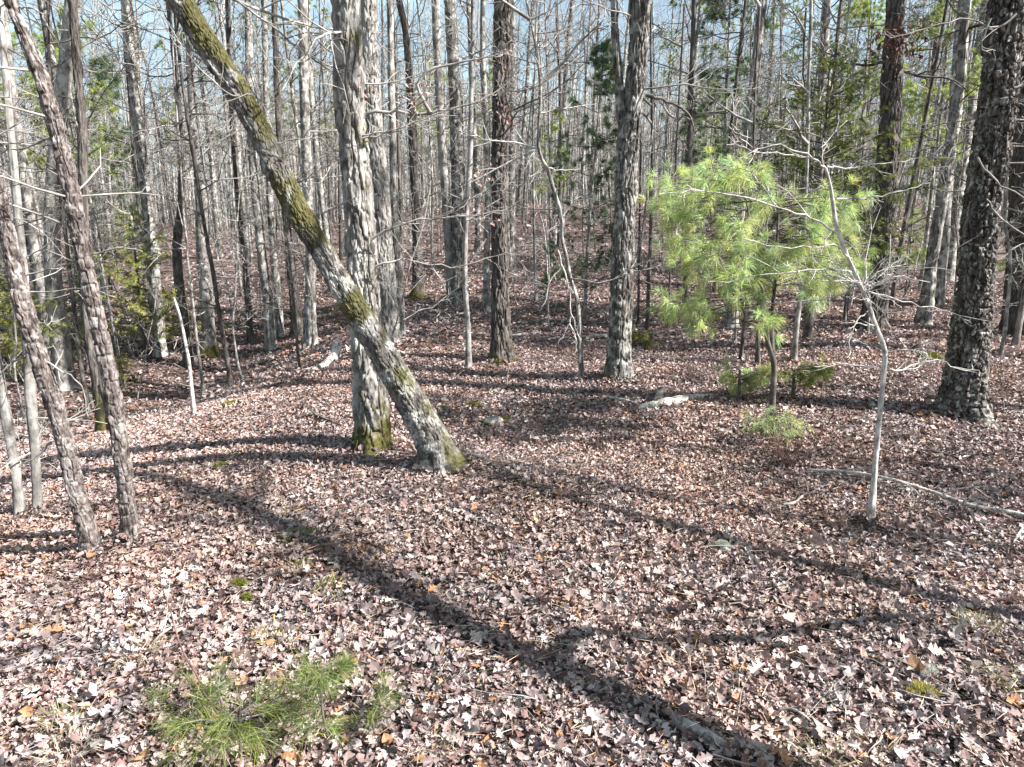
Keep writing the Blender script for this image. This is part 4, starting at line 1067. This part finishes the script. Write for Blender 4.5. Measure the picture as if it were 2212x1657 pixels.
# ------------------------------------------------------------------ things on the ground
def blob(name, label, cat, u, v, sx, sy, sz, mat, seed, tintf=None, group=None, sink=.3, n1=28, n2=18):
    g = ground(u, v); th = np.linspace(0, 2*np.pi, n1, endpoint=False); ph = np.linspace(-.5*np.pi, .5*np.pi, n2)
    PH, TH = np.meshgrid(ph, th, indexing='ij')
    N = np.stack([np.cos(PH)*np.cos(TH), np.cos(PH)*np.sin(TH), np.sin(PH)], -1)
    r = 1+.28*fbm(N[..., 0]*1.6+seed, N[..., 1]*1.6, N[..., 2]*1.6, 3)
    V = N*r[..., None]*np.array([sx, sy, sz]); V[..., 2] += sz*(1-sink*2)*.5
    i, j = np.meshgrid(np.arange(n2-1), np.arange(n1), indexing='ij'); jn = (j+1) % n1
    Qq = np.stack([i*n1+j, i*n1+jn, (i+1)*n1+jn, (i+1)*n1+j], -1).reshape(-1, 4)
    mb = MB(); mb.add(V.reshape(-1, 3)+g, Qq, moss=np.zeros(V[..., 0].size), tint=(tintf if tintf is not None else (1, 1, 1)))
    o = mb.build(name, M[mat], None, g, attr='tint' if mat == 'mossclump' else 'moss')
    tag(o, label, cat, group); return o, g
rk, rg = blob('rock', 'pale grey half-buried rock right of the foot of the leaning trunk', 'rock', 1063, 916, .17, .13, .085, 'pale', 3)
def fuzz(name, label, cat, u, v, rad, h, col, seed, nn=900, nl=.03, wd=.006, group=None):
    rng = np.random.default_rng(seed); g = ground(u, v); mb = MB()
    a = rng.uniform(0, 6.28, nn); r = rad*np.sqrt(rng.random(nn))*(1+.35*np.sin(3*a+seed))
    x, y = g[0]+r*np.cos(a), g[1]+r*np.sin(a)*.8
    z = H(x, y)+.03+h*np.clip(1-(r/rad)**2, 0, 1)
    needles(mb, np.stack([x, y, z], 1), np.tile([0, 0, 1.0], (nn, 1)), 2, nl, wd, .9, col, rng, droop=.1, colvar=.4, seg=1)
    k = 40; th = np.arange(k)*2*np.pi/k
    rr = rad*(1+.35*np.sin(3*th+seed))
    V = [np.stack([g[0]+rr*f*np.cos(th), g[1]+rr*f*np.sin(th)*.8, np.zeros(k)], 1) for f in (.15, .5, .8, 1.02)]
    for f, Vv in zip((.15, .5, .8, 1.02), V): Vv[:, 2] = H(Vv[:, 0], Vv[:, 1])+(.03+h*max(0, 1-f*f) if f < 1 else -.02)
    Vv = np.vstack(V); i, j = np.meshgrid(np.arange(3), np.arange(k), indexing='ij'); jn = (j+1) % k
    mb.add(np.vstack([Vv, [g[0], g[1], V[0][0, 2]+.005]]), np.stack([i*k+j, i*k+jn, (i+1)*k+jn, (i+1)*k+j], -1).reshape(-1, 4), np.stack([np.arange(k), np.full(k, 4*k), (np.arange(k)+1) % k], 1), tint=np.array(col)*.6)
    o = mb.build(name, M['needle'], None, g, attr='tint', smooth=False); tag(o, label, cat, group); return o
YG = (.22, .23, .04)
fuzz('moss_patch', 'bright moss patch touching the right side of the pale rock', 'moss', 1093, 913, .06, .04, YG, 1, 500)
fuzz('moss_patch', 'small moss cushion on the front of the pale rock', 'moss', 1052, 924, .05, .03, (.14, .17, .05), 2, 400)
fuzz('moss_patch', 'yellow moss patch behind the pale rock, between it and the dark trunk', 'moss', 1022, 879, .10, .02, YG, 3)
fuzz('moss_patch', 'small moss patch right behind the leaning trunk, nearest to it', 'moss', 955, 886, .06, .02, YG, 4, 500)
fuzz('moss_patch', 'yellow-green moss patch near the thin white sapling on the gully lip', 'moss', 494, 876, .16, .03, YG, 5)
fuzz('moss_patch', 'moss tuft in front of the long tree shadows, left of the pale oak foot', 'moss', 476, 1012, .08, .03, (.16, .18, .04), 6, 600)
fuzz('moss_patch', 'moss cushion in the open litter above the curved bare stem', 'moss', 516, 1270, .055, .02, YG, 7, 500)
fuzz('moss_patch', 'tiny moss cushion just below its larger neighbour above the bare stem', 'moss', 535, 1300, .035, .02, (.17, .18, .03), 8, 350)
fuzz('moss_patch', 'green moss mound left of the foot of the big furrowed oak', 'moss', 2010, 776, .22, .08, (.14, .15, .02), 9, 1400)
fuzz('moss_patch', 'yellow moss patch low at the right among dry leaves', 'moss', 1988, 1500, .075, .015, (.30, .28, .07), 10, 500)
fuzz('moss_patch', 'distant yellow moss patch on the bank beyond the leaning trunk', 'moss', 790*0+742, 662, .4, .05, (.24, .22, .05), 11, 600)
fuzz('lichen_tuft', 'pale grey-green puff of lichen on the litter at the long right shadow', 'lichen', 1560, 1190, .075, .05, (.42, .45, .38), 12, 1100, .025, .005)
fuzz('lichen_tuft', 'faint pale lichen puff among leaves low on the right side', 'lichen', 2000, 1462, .08, .03, (.45, .45, .40), 13, 700, .03, .004)

# loose pine straw and twig scraps among the leaves
rng = np.random.default_rng(61); mb = MB()
px, py = scatter(5200, 2.0, 7.5, .76, rng); n_ = len(px); a_ = rng.uniform(0, 6.28, n_)
needles(mb, np.stack([px, py, H(px, py)+.045+.02*rng.random(n_)], 1), np.stack([np.cos(a_), np.sin(a_), rng.normal(0, .18, n_)], 1), 1, .13, .0028, .15, (.50, .38, .27), rng, droop=.05, colvar=.35)
tag(mb.build('pine_straw', M['leaf'], attr='tint', smooth=False), 'tan pine straw strewn among the dry leaves', kind='stuff')
mb = MB()
px, py = scatter(330, 2.2, 12, .76, rng)
for x_, y_ in zip(px, py):
    a_ = rng.uniform(0, 6.28); L_ = rng.uniform(.08, .38)
    P_ = path((x_, y_, Hs(x_, y_)+.05), (math.cos(a_), math.sin(a_), rng.normal(.05, .12)), L_, 4, .12, 0, rng)
    mb.tube(P_, np.linspace(rng.uniform(.0025, .005), .0015, 5), 4)
tag(mb.build('twig_litter', M['twig'], attr='moss'), 'small grey twig scraps lying all over the dry leaves', kind='stuff')

def grass(u, v, rad, n, L, col, label, seed, droop=.55, spread=.7):
    rng = np.random.default_rng(seed); g = ground(u, v); mb = MB()
    a = rng.uniform(0, 6.28, n); r = rad*np.sqrt(rng.random(n))
    x, y = g[0]+r*np.cos(a), g[1]+r*np.sin(a); z = H(x, y)
    d = np.stack([np.cos(a)*spread, np.sin(a)*spread, np.ones(n)], 1)
    needles(mb, np.stack([x, y, z], 1), d, 2, L*1.15, .0042, .6, col, rng, droop=droop, colvar=.35)
    tag(mb.build('grass_tuft', M['needle'], None, g, attr='tint', smooth=False), label, 'grass')
STRAW = (.46, .40, .29); GR = (.17, .22, .06)
grass(2116, 1358, .09, 60, .22, (.32, .33, .16), 'green and straw grass tuft near the right edge below the long shadow', 1)
grass(1775, 1640, .11, 70, .20, (.36, .34, .2), 'straw grass tuft at the bottom, right of the short fallen log', 2)
grass(1900, 1630, .10, 40, .18, STRAW, 'pale dry grass tuft at the bottom right corner area, paler of two', 3)
grass(135, 1566, .09, 60, .2, (.26, .26, .12), 'greenish grass tuft low at the left', 4)
grass(150, 1635, .10, 80, .2, (.52, .46, .36), 'bleached straw tuft at the bottom left', 5)
grass(300, 1425, .10, 60, .2, STRAW, 'sparse dry straw tuft below the two leaning pines', 6)
grass(598, 1380, .05, 26, .26, (.38, .36, .10), 'yellow arching grass blades above the front seedling', 7, .7)
grass(650, 1168, .10, 60, .2, GR, 'green grassy tuft at the upper bend of the diagonal shadow', 8)
grass(636, 1235, .09, 50, .16, (.26, .27, .09), 'yellowish grass tuft just below the diagonal shadow bend', 9)
grass(706, 1280, .09, 60, .18, (.24, .27, .08), 'green tuft beside the middle of the diagonal shadow', 10)
grass(628, 1110, .07, 30, .16, (.34, .32, .14), 'small dry tuft above the diagonal shadow bend', 11)
grass(980, 1010, .10, 40, .12, STRAW, 'straw wisps at the foot of the leaning trunk', 12)
grass(940, 1620, .10, 50, .18, STRAW, 'straw tuft at the bottom centre right of the seedlings', 13)
grass(2150, 1470, .10, 50, .18, (.36, .35, .17), 'dry grass wisps under the big pale leaf at the right edge', 14)

# fallen wood
def log(name, label, pts, widths, mat, seed, lift=.3, cat='log', jag=True, sides=24, depth=.008, kind='oak', z=None):
    P = np.array([ground(u, v) for u, v in pts]); dep = project(P[0])[2]; R = np.array(widths)/2*dep/FPX
    if z is not None: P[:, 2] += np.array(z)
    P[:, 2] += R*lift
    n = int(max(14, np.linalg.norm(np.diff(P, axis=0), axis=1).sum()/.03)); n = min(n, 120)
    Qp = spline(P, n); Rr = np.interp(np.linspace(0, 1, n), np.linspace(0, 1, len(R)), R)
    Rr[0] *= .5; Rr[-1] *= .45
    mb = MB(); bark_tube(mb, Qp, Rr, sides, kind, depth, seed)
    V, q, t_, a, c = mb.arrays(); 
    mb.add(np.vstack([Qp[0], Qp[-1]]), None, None)
    k = np.arange(sides); base = mb.n-2; e = (n-1)*sides
    mb.t.append(np.vstack([np.stack([k, np.full(sides, base), (k+1) % sides], 1), np.stack([e+(k+1) % sides, np.full(sides, base+1), e+k], 1)]))
    o = mb.build(name, M[mat], None, P[0], attr='moss'); tag(o, label, cat); return o, P
lg = thing('fallen_log', 'pale rotting log with a dark broken stub lying left of the young pine', 'log', ground(1380, 880))
def part_log(parent, name, pts, widths, mat, seed, **kw):
    o, P = log(name, None, pts, widths, mat, seed, cat=None, **kw)
    off = Vector(o.location)-Vector(parent.location); o.parent = parent; o.location = off
part_log(lg, 'log_body', [(1378, 885), (1420, 879), (1470, 870), (1510, 862), (1545, 857)], [16, 24, 24, 18, 8], 'dead', 5, lift=.35)
part_log(lg, 'stub', [(1412, 882), (1424, 872), (1432, 868)], [16, 24, 16], 'oakdark', 6, z=[.02, .10, .2])
part_log(lg, 'rotten_end', [(1352, 889), (1368, 886), (1380, 885)], [10, 15, 12], 'redtwig', 7)
lg2 = thing('fallen_log', 'fallen stem with an upright sawn end left of the pale shaggy oak', 'log', ground(668, 812))
part_log(lg2, 'log_body', [(655, 816), (680, 805), (705, 795), (722, 786)], [8, 12, 14, 15], 'dead', 8, z=[0, .03, .08, .15])
part_log(lg2, 'sawn_end', [(722, 788), (728, 783), (733, 780)], [18, 20, 20], 'dead', 9, z=[.08, .22, .38])
log('fallen_log', 'short white log behind the forked grey oak, left of its stem', [(1266, 733), (1290, 729), (1316, 727)], [9, 11, 10], 'dead', 10)
log('fallen_log', 'long dim log in shade between the forked grey oak and the young pine', [(1400, 722), (1470, 716), (1560, 708)], [7, 9, 8], 'dead', 11)
log('fallen_log', 'dim grey log in shade behind the long dim one', [(1440, 684), (1500, 680), (1570, 676)], [8, 9, 7], 'dead', 12)
log('fallen_log', 'short lichen-spotted log half in shadow at the bottom of the clearing', [(1452, 1552), (1490, 1580), (1530, 1602), (1572, 1622)], [22, 30, 28, 20], 'oak', 13, lift=.4)
log('fallen_branch', 'crumbling stick in the leaves left of the big furrowed oak foot', [(1712, 872), (1750, 880), (1800, 888), (1850, 896)], [6, 8, 7, 5], 'oakdark', 14, cat='branch', sides=12)
def stick(label, pts, w0, w1, mat, seed, z=None, kids=0, name='fallen_branch', base=None):
    rng = np.random.default_rng(seed)
    P = np.array([ground(u, v) for u, v in pts]); P[:, 2] += .035
    if z is not None: P[:, 2] += np.array(z)
    n = 5*len(pts); Qp = spline(P, n); R = np.linspace(w0, w1, n)/2*project(P[0])[2]/FPX
    mb = MB(); mb.tube(Qp, np.maximum(R, .0025), 8, cap=True)
    for k in range(kids):
        i = int(rng.integers(n//3, n-1)); d = perp_dir(Qp[i+1]-Qp[i], rng.uniform(.5, 1), rng); d[2] = abs(d[2])*.6
        grow(mb, Qp[i], d, rng.uniform(.15, .5), max(.003, R[i]*.5), 2, 3, rng, .003, .02, .2, (1, 3))
    tag(mb.build(name, M[mat], None, P[0]), label, 'branch')
stick('long tan fallen pole slanting down to the right edge before the white sapling', [(1742, 1022), (1830, 1036), (1920, 1058), (2010, 1082), (2100, 1104), (2180, 1118), (2225, 1130)], 6, 9, 'dead', 1, kids=5, z=[.0, .05, .08, .06, .02, .02, .02])
stick('forked bleached stick at the right edge below the long tan pole', [(2090, 1108), (2115, 1140), (2140, 1172)], 7, 5, 'dead', 2, kids=2)
stick('curved bleached twig at the far right below the long pole', [(2225, 1122), (2200, 1160), (2188, 1185), (2196, 1205)], 6, 3, 'dead', 3, kids=1)
stick('short pale stick lying before the foot of the leaning trunk', [(818, 1058), (838, 1036), (857, 1012)], 5, 3, 'dead', 4)
stick('dark thin stick on leaves at the lower left', [(165, 1455), (200, 1492), (245, 1515), (290, 1530)], 5, 4, 'twigdark', 5)
stick('exposed pale root running right from the foot of the leaning trunk', [(992, 990), (1020, 990), (1045, 998), (1062, 1008)], 16, 6, 'oak', 6, name='exposed_root')
stick('crumbly dark stick line leading on from the exposed root', [(1062, 1012), (1085, 1022), (1115, 1040), (1150, 1058), (1200, 1075), (1280, 1095)], 9, 5, 'oakdark', 7, kids=4)
stick('thin straw twig across the leaves below the lichen puff', [(1700, 1200), (1740, 1192), (1780, 1182)], 4, 3, 'dead', 8)
stick('tiny pale twig by the bottom left straw tuft', [(245, 1618), (275, 1638), (300, 1652)], 4, 3, 'dead', 9)

for i_, (lab_, u_, v_, du_, dv_, mat_) in enumerate((
    ('weathered grey stick lying between the pale rock and the straight dark trunk', 1060, 850, 90, -14, 'grey'), ('dark rotten stick on the litter left of the pale oak foot', 640, 905, 110, 16, 'oakdark'),
    ('grey stick lying just in front of the forked grey oak', 1300, 862, 95, 22, 'grey'), ('dark stick across the litter right of the white sapling foot', 1990, 980, 100, 20, 'oakdark'),
    ('bent grey stick between the lichen puff and the white sapling foot', 1690, 1100, 70, -26, 'grey'), ('half-buried dark stick in front of the leaning trunk foot', 1010, 1130, 90, 34, 'oakdark'),
    ('thin grey stick between the two front seedlings and the leaning pines', 330, 1400, 60, -46, 'grey'), ('grey stick far down the clearing behind the slender pole tree', 1060, 730, 110, -10, 'grey'),
    ('dark stick in shade left of the pale shaggy oak, on the gully lip', 560, 846, 120, -22, 'oakdark'), ('short bark-shedding stick on the litter right of the bottom log', 1680, 1540, 76, 30, 'oak'))):
    r_ = np.random.default_rng(3000+i_)
    stick(lab_, [(u_+du_*q, v_+dv_*q+r_.normal(0, 3)) for q in (0, .35, .7, 1)], 7, 4, mat_, 60+i_, z=[.0, .02, .015, -.02], kids=3)

# bare stem leaning up out of the front seedling
g0 = ground(528, 1618); mbs = MB(); st = thing('bare_sprout', 'thin curved bare brown stem rising out of the front pine seedling', 'sprout', g0)
yv = [g0[1], g0[1]+.12, g0[1]+.3, g0[1]+.5, g0[1]+.72, g0[1]+.95]
P = np.array([at_y(u, v, y) for (u, v), y in zip([(528, 1620), (475, 1550), (432, 1470), (392, 1400), (368, 1320), (340, 1242)], yv)]); P[0, 2] = g0[2]
mbs.tube(spline(P, 40), np.linspace(.008, .0025, 40), 8)
r_ = np.random.default_rng(5)
for k in range(6): grow(mbs, spline(P, 40)[15+4*k], r_.normal(0, 1, 3), .16, .002, 3, 3, r_, .0015)
mbs.build('stem', M['redtwig'], st, g0)

def seedling(label, u, v, Hs_, spread, n, col, seed, nl=.16):
    rng = np.random.default_rng(seed); g = ground(u, v); t = thing('pine_seedling', label, 'pine', g); bm, nm = MB(), MB(); pos, dirs = [], []
    P = path(g, (rng.normal(0, .1), .05, 1), Hs_, 8, .05, .02, rng); bm.tube(P, np.linspace(.009, .004, 9), 8)
    bm.build('stem', M['twigdark'], t, g)
    bm = MB()
    for k in range(n):
        i = int(rng.integers(2, 9)); a = 2.4*k+rng.uniform(-.4, .4); L = spread*rng.uniform(.5, 1)*(1.25-i/12)
        B = path(P[i], (math.cos(a), math.sin(a), rng.uniform(.0, .4)), L, 5, .1, .04, rng); bm.tube(B, np.linspace(.005, .0025, 6), 4)
        for q in range(2, 6):
            for w_ in range(2): pos.append(B[q]+rng.normal(0, .012, 3)); dirs.append(B[q]-B[q-1])
    pos.append(P[-1]); dirs.append((0, 0, .1))
    needles(nm, pos, dirs, 11, nl, .002, .95, col, rng, droop=.3, colvar=.4)
    bm.build('crown', M['twigdark'], t, g); nm.build('needles', M['needle'], t, g, attr='tint', smooth=False)
seedling('low spreading green pine seedling at the bottom centre-left, in front', 520, 1640, .32, .46, 14, (.18, .24, .05), 21)
seedling('upright green pine seedling just right of the low front one', 712, 1600, .44, .32, 13, (.16, .22, .05), 22, .13)
seedling('small wispy seedling with a sideways branch right of the two front seedlings', 800, 1580, .18, .30, 7, (.17, .22, .06), 23, .11)
seedling('faint dark seedling left of the low front one', 415, 1560, .22, .32, 10, (.13, .17, .05), 24, .12)

# bare twiggy shrubs
def shrub(label, u, v, hgt, n, mat, seed, spread=.5):
    rng = np.random.default_rng(seed); g = ground(u, v); t = thing('bare_shrub', label, 'shrub', g); mb = MB()
    for k in range(n):
        a = rng.uniform(0, 6.28); d = (math.cos(a)*spread, math.sin(a)*spread, 1)
        grow(mb, g+rng.normal(0, .05, 3)*[1, 1, 0], d, hgt*rng.uniform(.6, 1.1), .004, 2, 3, rng, .0022, .02, .14, (3, 6))
    mb.build('twigs', M[mat], t, g)
shrub('wispy red-brown twig shrub in the shadow before the young pine', 1700, 1010, .5, 26, 'redtwig', 31, .7)
shrub('small red-brown twigs below the two leaning pines', 310, 1330, .28, 9, 'redtwig', 32)
shrub('upright little twig sprout behind the pale rock near the dark trunk', 1100, 832, .5, 1, 'sapling', 33, .2)
shrub('red twiggy sprout left of the thin curved bare stem', 215, 1250, .3, 5, 'redtwig', 34)
shrub('pale twiggy sprout before the shadow bend, between the pale oak and leaning pines', 560, 1075, .35, 4, 'redtwig', 35)
shrub('low twig tangle at the gully edge beyond the leaning pines', 210, 880, .8, 16, 'twig', 36, .8)
shrub('brown twig tangle at the left edge by the slim trunks', 40, 960, .8, 12, 'twig', 37, .8)
shrub('twiggy sprout right of the white sapling by the green moss mound', 2005, 800, .6, 3, 'sapling', 38, .3)

# ------------------------------------------------------------------ separate big leaves nearest to the camera
LEAFK = []
for s_ in range(10):
    r_ = np.random.default_rng(1000+s_)
    mb = MB(); st_ = [(.12, .07), (.24, .30), (.34, .12), (.50, .44), (.60, .16), (.76, .36), (.86, .13)] if s_ < 7 else [(.15, .16), (.35, .27), (.6, .28), (.82, .16)]
    fold, curl = r_.normal(.3, .25), r_.normal(.2, .35)
    V = [(-.5, 0, curl*.55)]
    for t_, w_ in st_:
        for k in (-1, 0, 1): V.append((t_-.5, k*w_*r_.uniform(.75, 1.15), curl*(t_-.5)**2*2.2+fold*abs(k)*w_+r_.normal(0, .02)))
    V.append((.5, 0, curl*.55)); nv = len(V); ns = len(st_); Qs = []; Ts = [[0, 2, 1], [0, 3, 2]]
    for a in range(ns-1):
        o = 1+3*a; Qs += [[o, o+1, o+4, o+3], [o+1, o+2, o+5, o+4]]
    o = 1+3*(ns-1); Ts += [[o, o+1, nv-1], [o+1, o+2, nv-1]]
    mb.add(V, Qs, Ts); LEAFK.append(mb)
def solid(name, col):
    m_, nt, b = new_mat(name)
    tc = nt.nodes.new('ShaderNodeTexCoord'); n_ = noise_node(nt, tc.outputs['Object'], 6, 4, .6)
    c = ramp(nt, n_, [(.3, tuple(.7*k for k in col)), (.7, tuple(min(1, 1.15*k) for k in col))])
    nt.links.new(c, b.inputs['Base Color']); b.inputs['Roughness'].default_value = .6; return m_
LC = [('pale cream', solid('cream_leaf', (0.394, 0.340, 0.286))), ('pinkish tan', solid('tan_leaf', (0.313, 0.231, 0.204))), ('orange brown', solid('orange_leaf', (0.286, 0.150, 0.075))), ('dark red-brown', solid('red_leaf', (0.150, 0.075, 0.061))), ('grey brown', solid('grey_leaf', (0.245, 0.197, 0.184)))]
LMESH = {}
for ki, mbk in enumerate(LEAFK):
    for ci, (cn, mt) in enumerate(LC):
        o = mbk.build('fallen_leaf', mt, smooth=False); LMESH[(ki, ci)] = o.data; bpy.data.objects.remove(o)
REFS = [(ground(u, v)[:2], ph) for u, v, ph in ((520, 1640, 'the low front seedling'), (712, 1600, 'the upright front seedling'), (1500, 1585, 'the short lichen-spotted log'), (1560, 1190, 'the lichen puff'), (952, 1012, 'the leaning trunk foot'),
    (202, 1197, 'the lower leaning pine'), (284, 1170, 'the taller leaning pine'), (1880, 1134, 'the white sapling foot'), (2116, 1358, 'the right-edge grass tuft'), (1775, 1640, 'the bottom straw tuft'), (135, 1566, 'the greenish left tuft'),
    (1988, 1500, 'the low yellow moss'), (650, 1168, 'the green grassy tuft'), (516, 1270, 'the open moss cushion'), (1063, 916, 'the pale rock'), (2115, 1140, 'the forked bleached stick'), (300, 1425, 'the sparse straw tuft'), (940, 1620, 'the centre straw tuft'))]
rng = np.random.default_rng(77)
LV = []
for k in range(240):
    y = 2.4+4.6*rng.random()**1.6; x = rng.uniform(-.76, .76)*y
    ki = int(rng.integers(10)); ci = int(rng.choice(5, p=[.22, .36, .2, .12, .1]))
    dd = [math.hypot(x-r_[0][0], y-r_[0][1]) for r_ in REFS]; j = int(np.argmin(dd))
    dx, dy_ = x-REFS[j][0][0], y-REFS[j][0][1]
    side = ('right of' if dx > 0 else 'left of') if abs(dx) > abs(dy_) else ('beyond' if dy_ > 0 else 'in front of')
    LV.append((dd[j], x, y, ki, ci, side, REFS[j][1]))
LV.sort(); cnt = {}
for d_, x, y, ki, ci, side, ph in LV:
    look = '%s %s' % (LC[ci][0], 'lobed' if ki < 7 else 'oval'); key = (look, side, ph); cnt[key] = cnt.get(key, 0)+1
    o = bpy.data.objects.new('fallen_leaf', LMESH[(ki, ci)]); C.objects.link(o)
    o.location = (x, y, Hs(x, y)+.035+.012*rng.random()); o.rotation_euler = (rng.normal(0, .35), rng.normal(0, .35), rng.uniform(0, 6.28))
    s_ = rng.uniform(.07, .125); o.scale = (s_, s_, s_)
    tag(o, '%s%s dry leaf %s %s' % ('' if cnt[key] == 1 else ORD[cnt[key]-1]+' nearest ', look, side, ph), 'leaf', 'single fallen leaves near the camera')
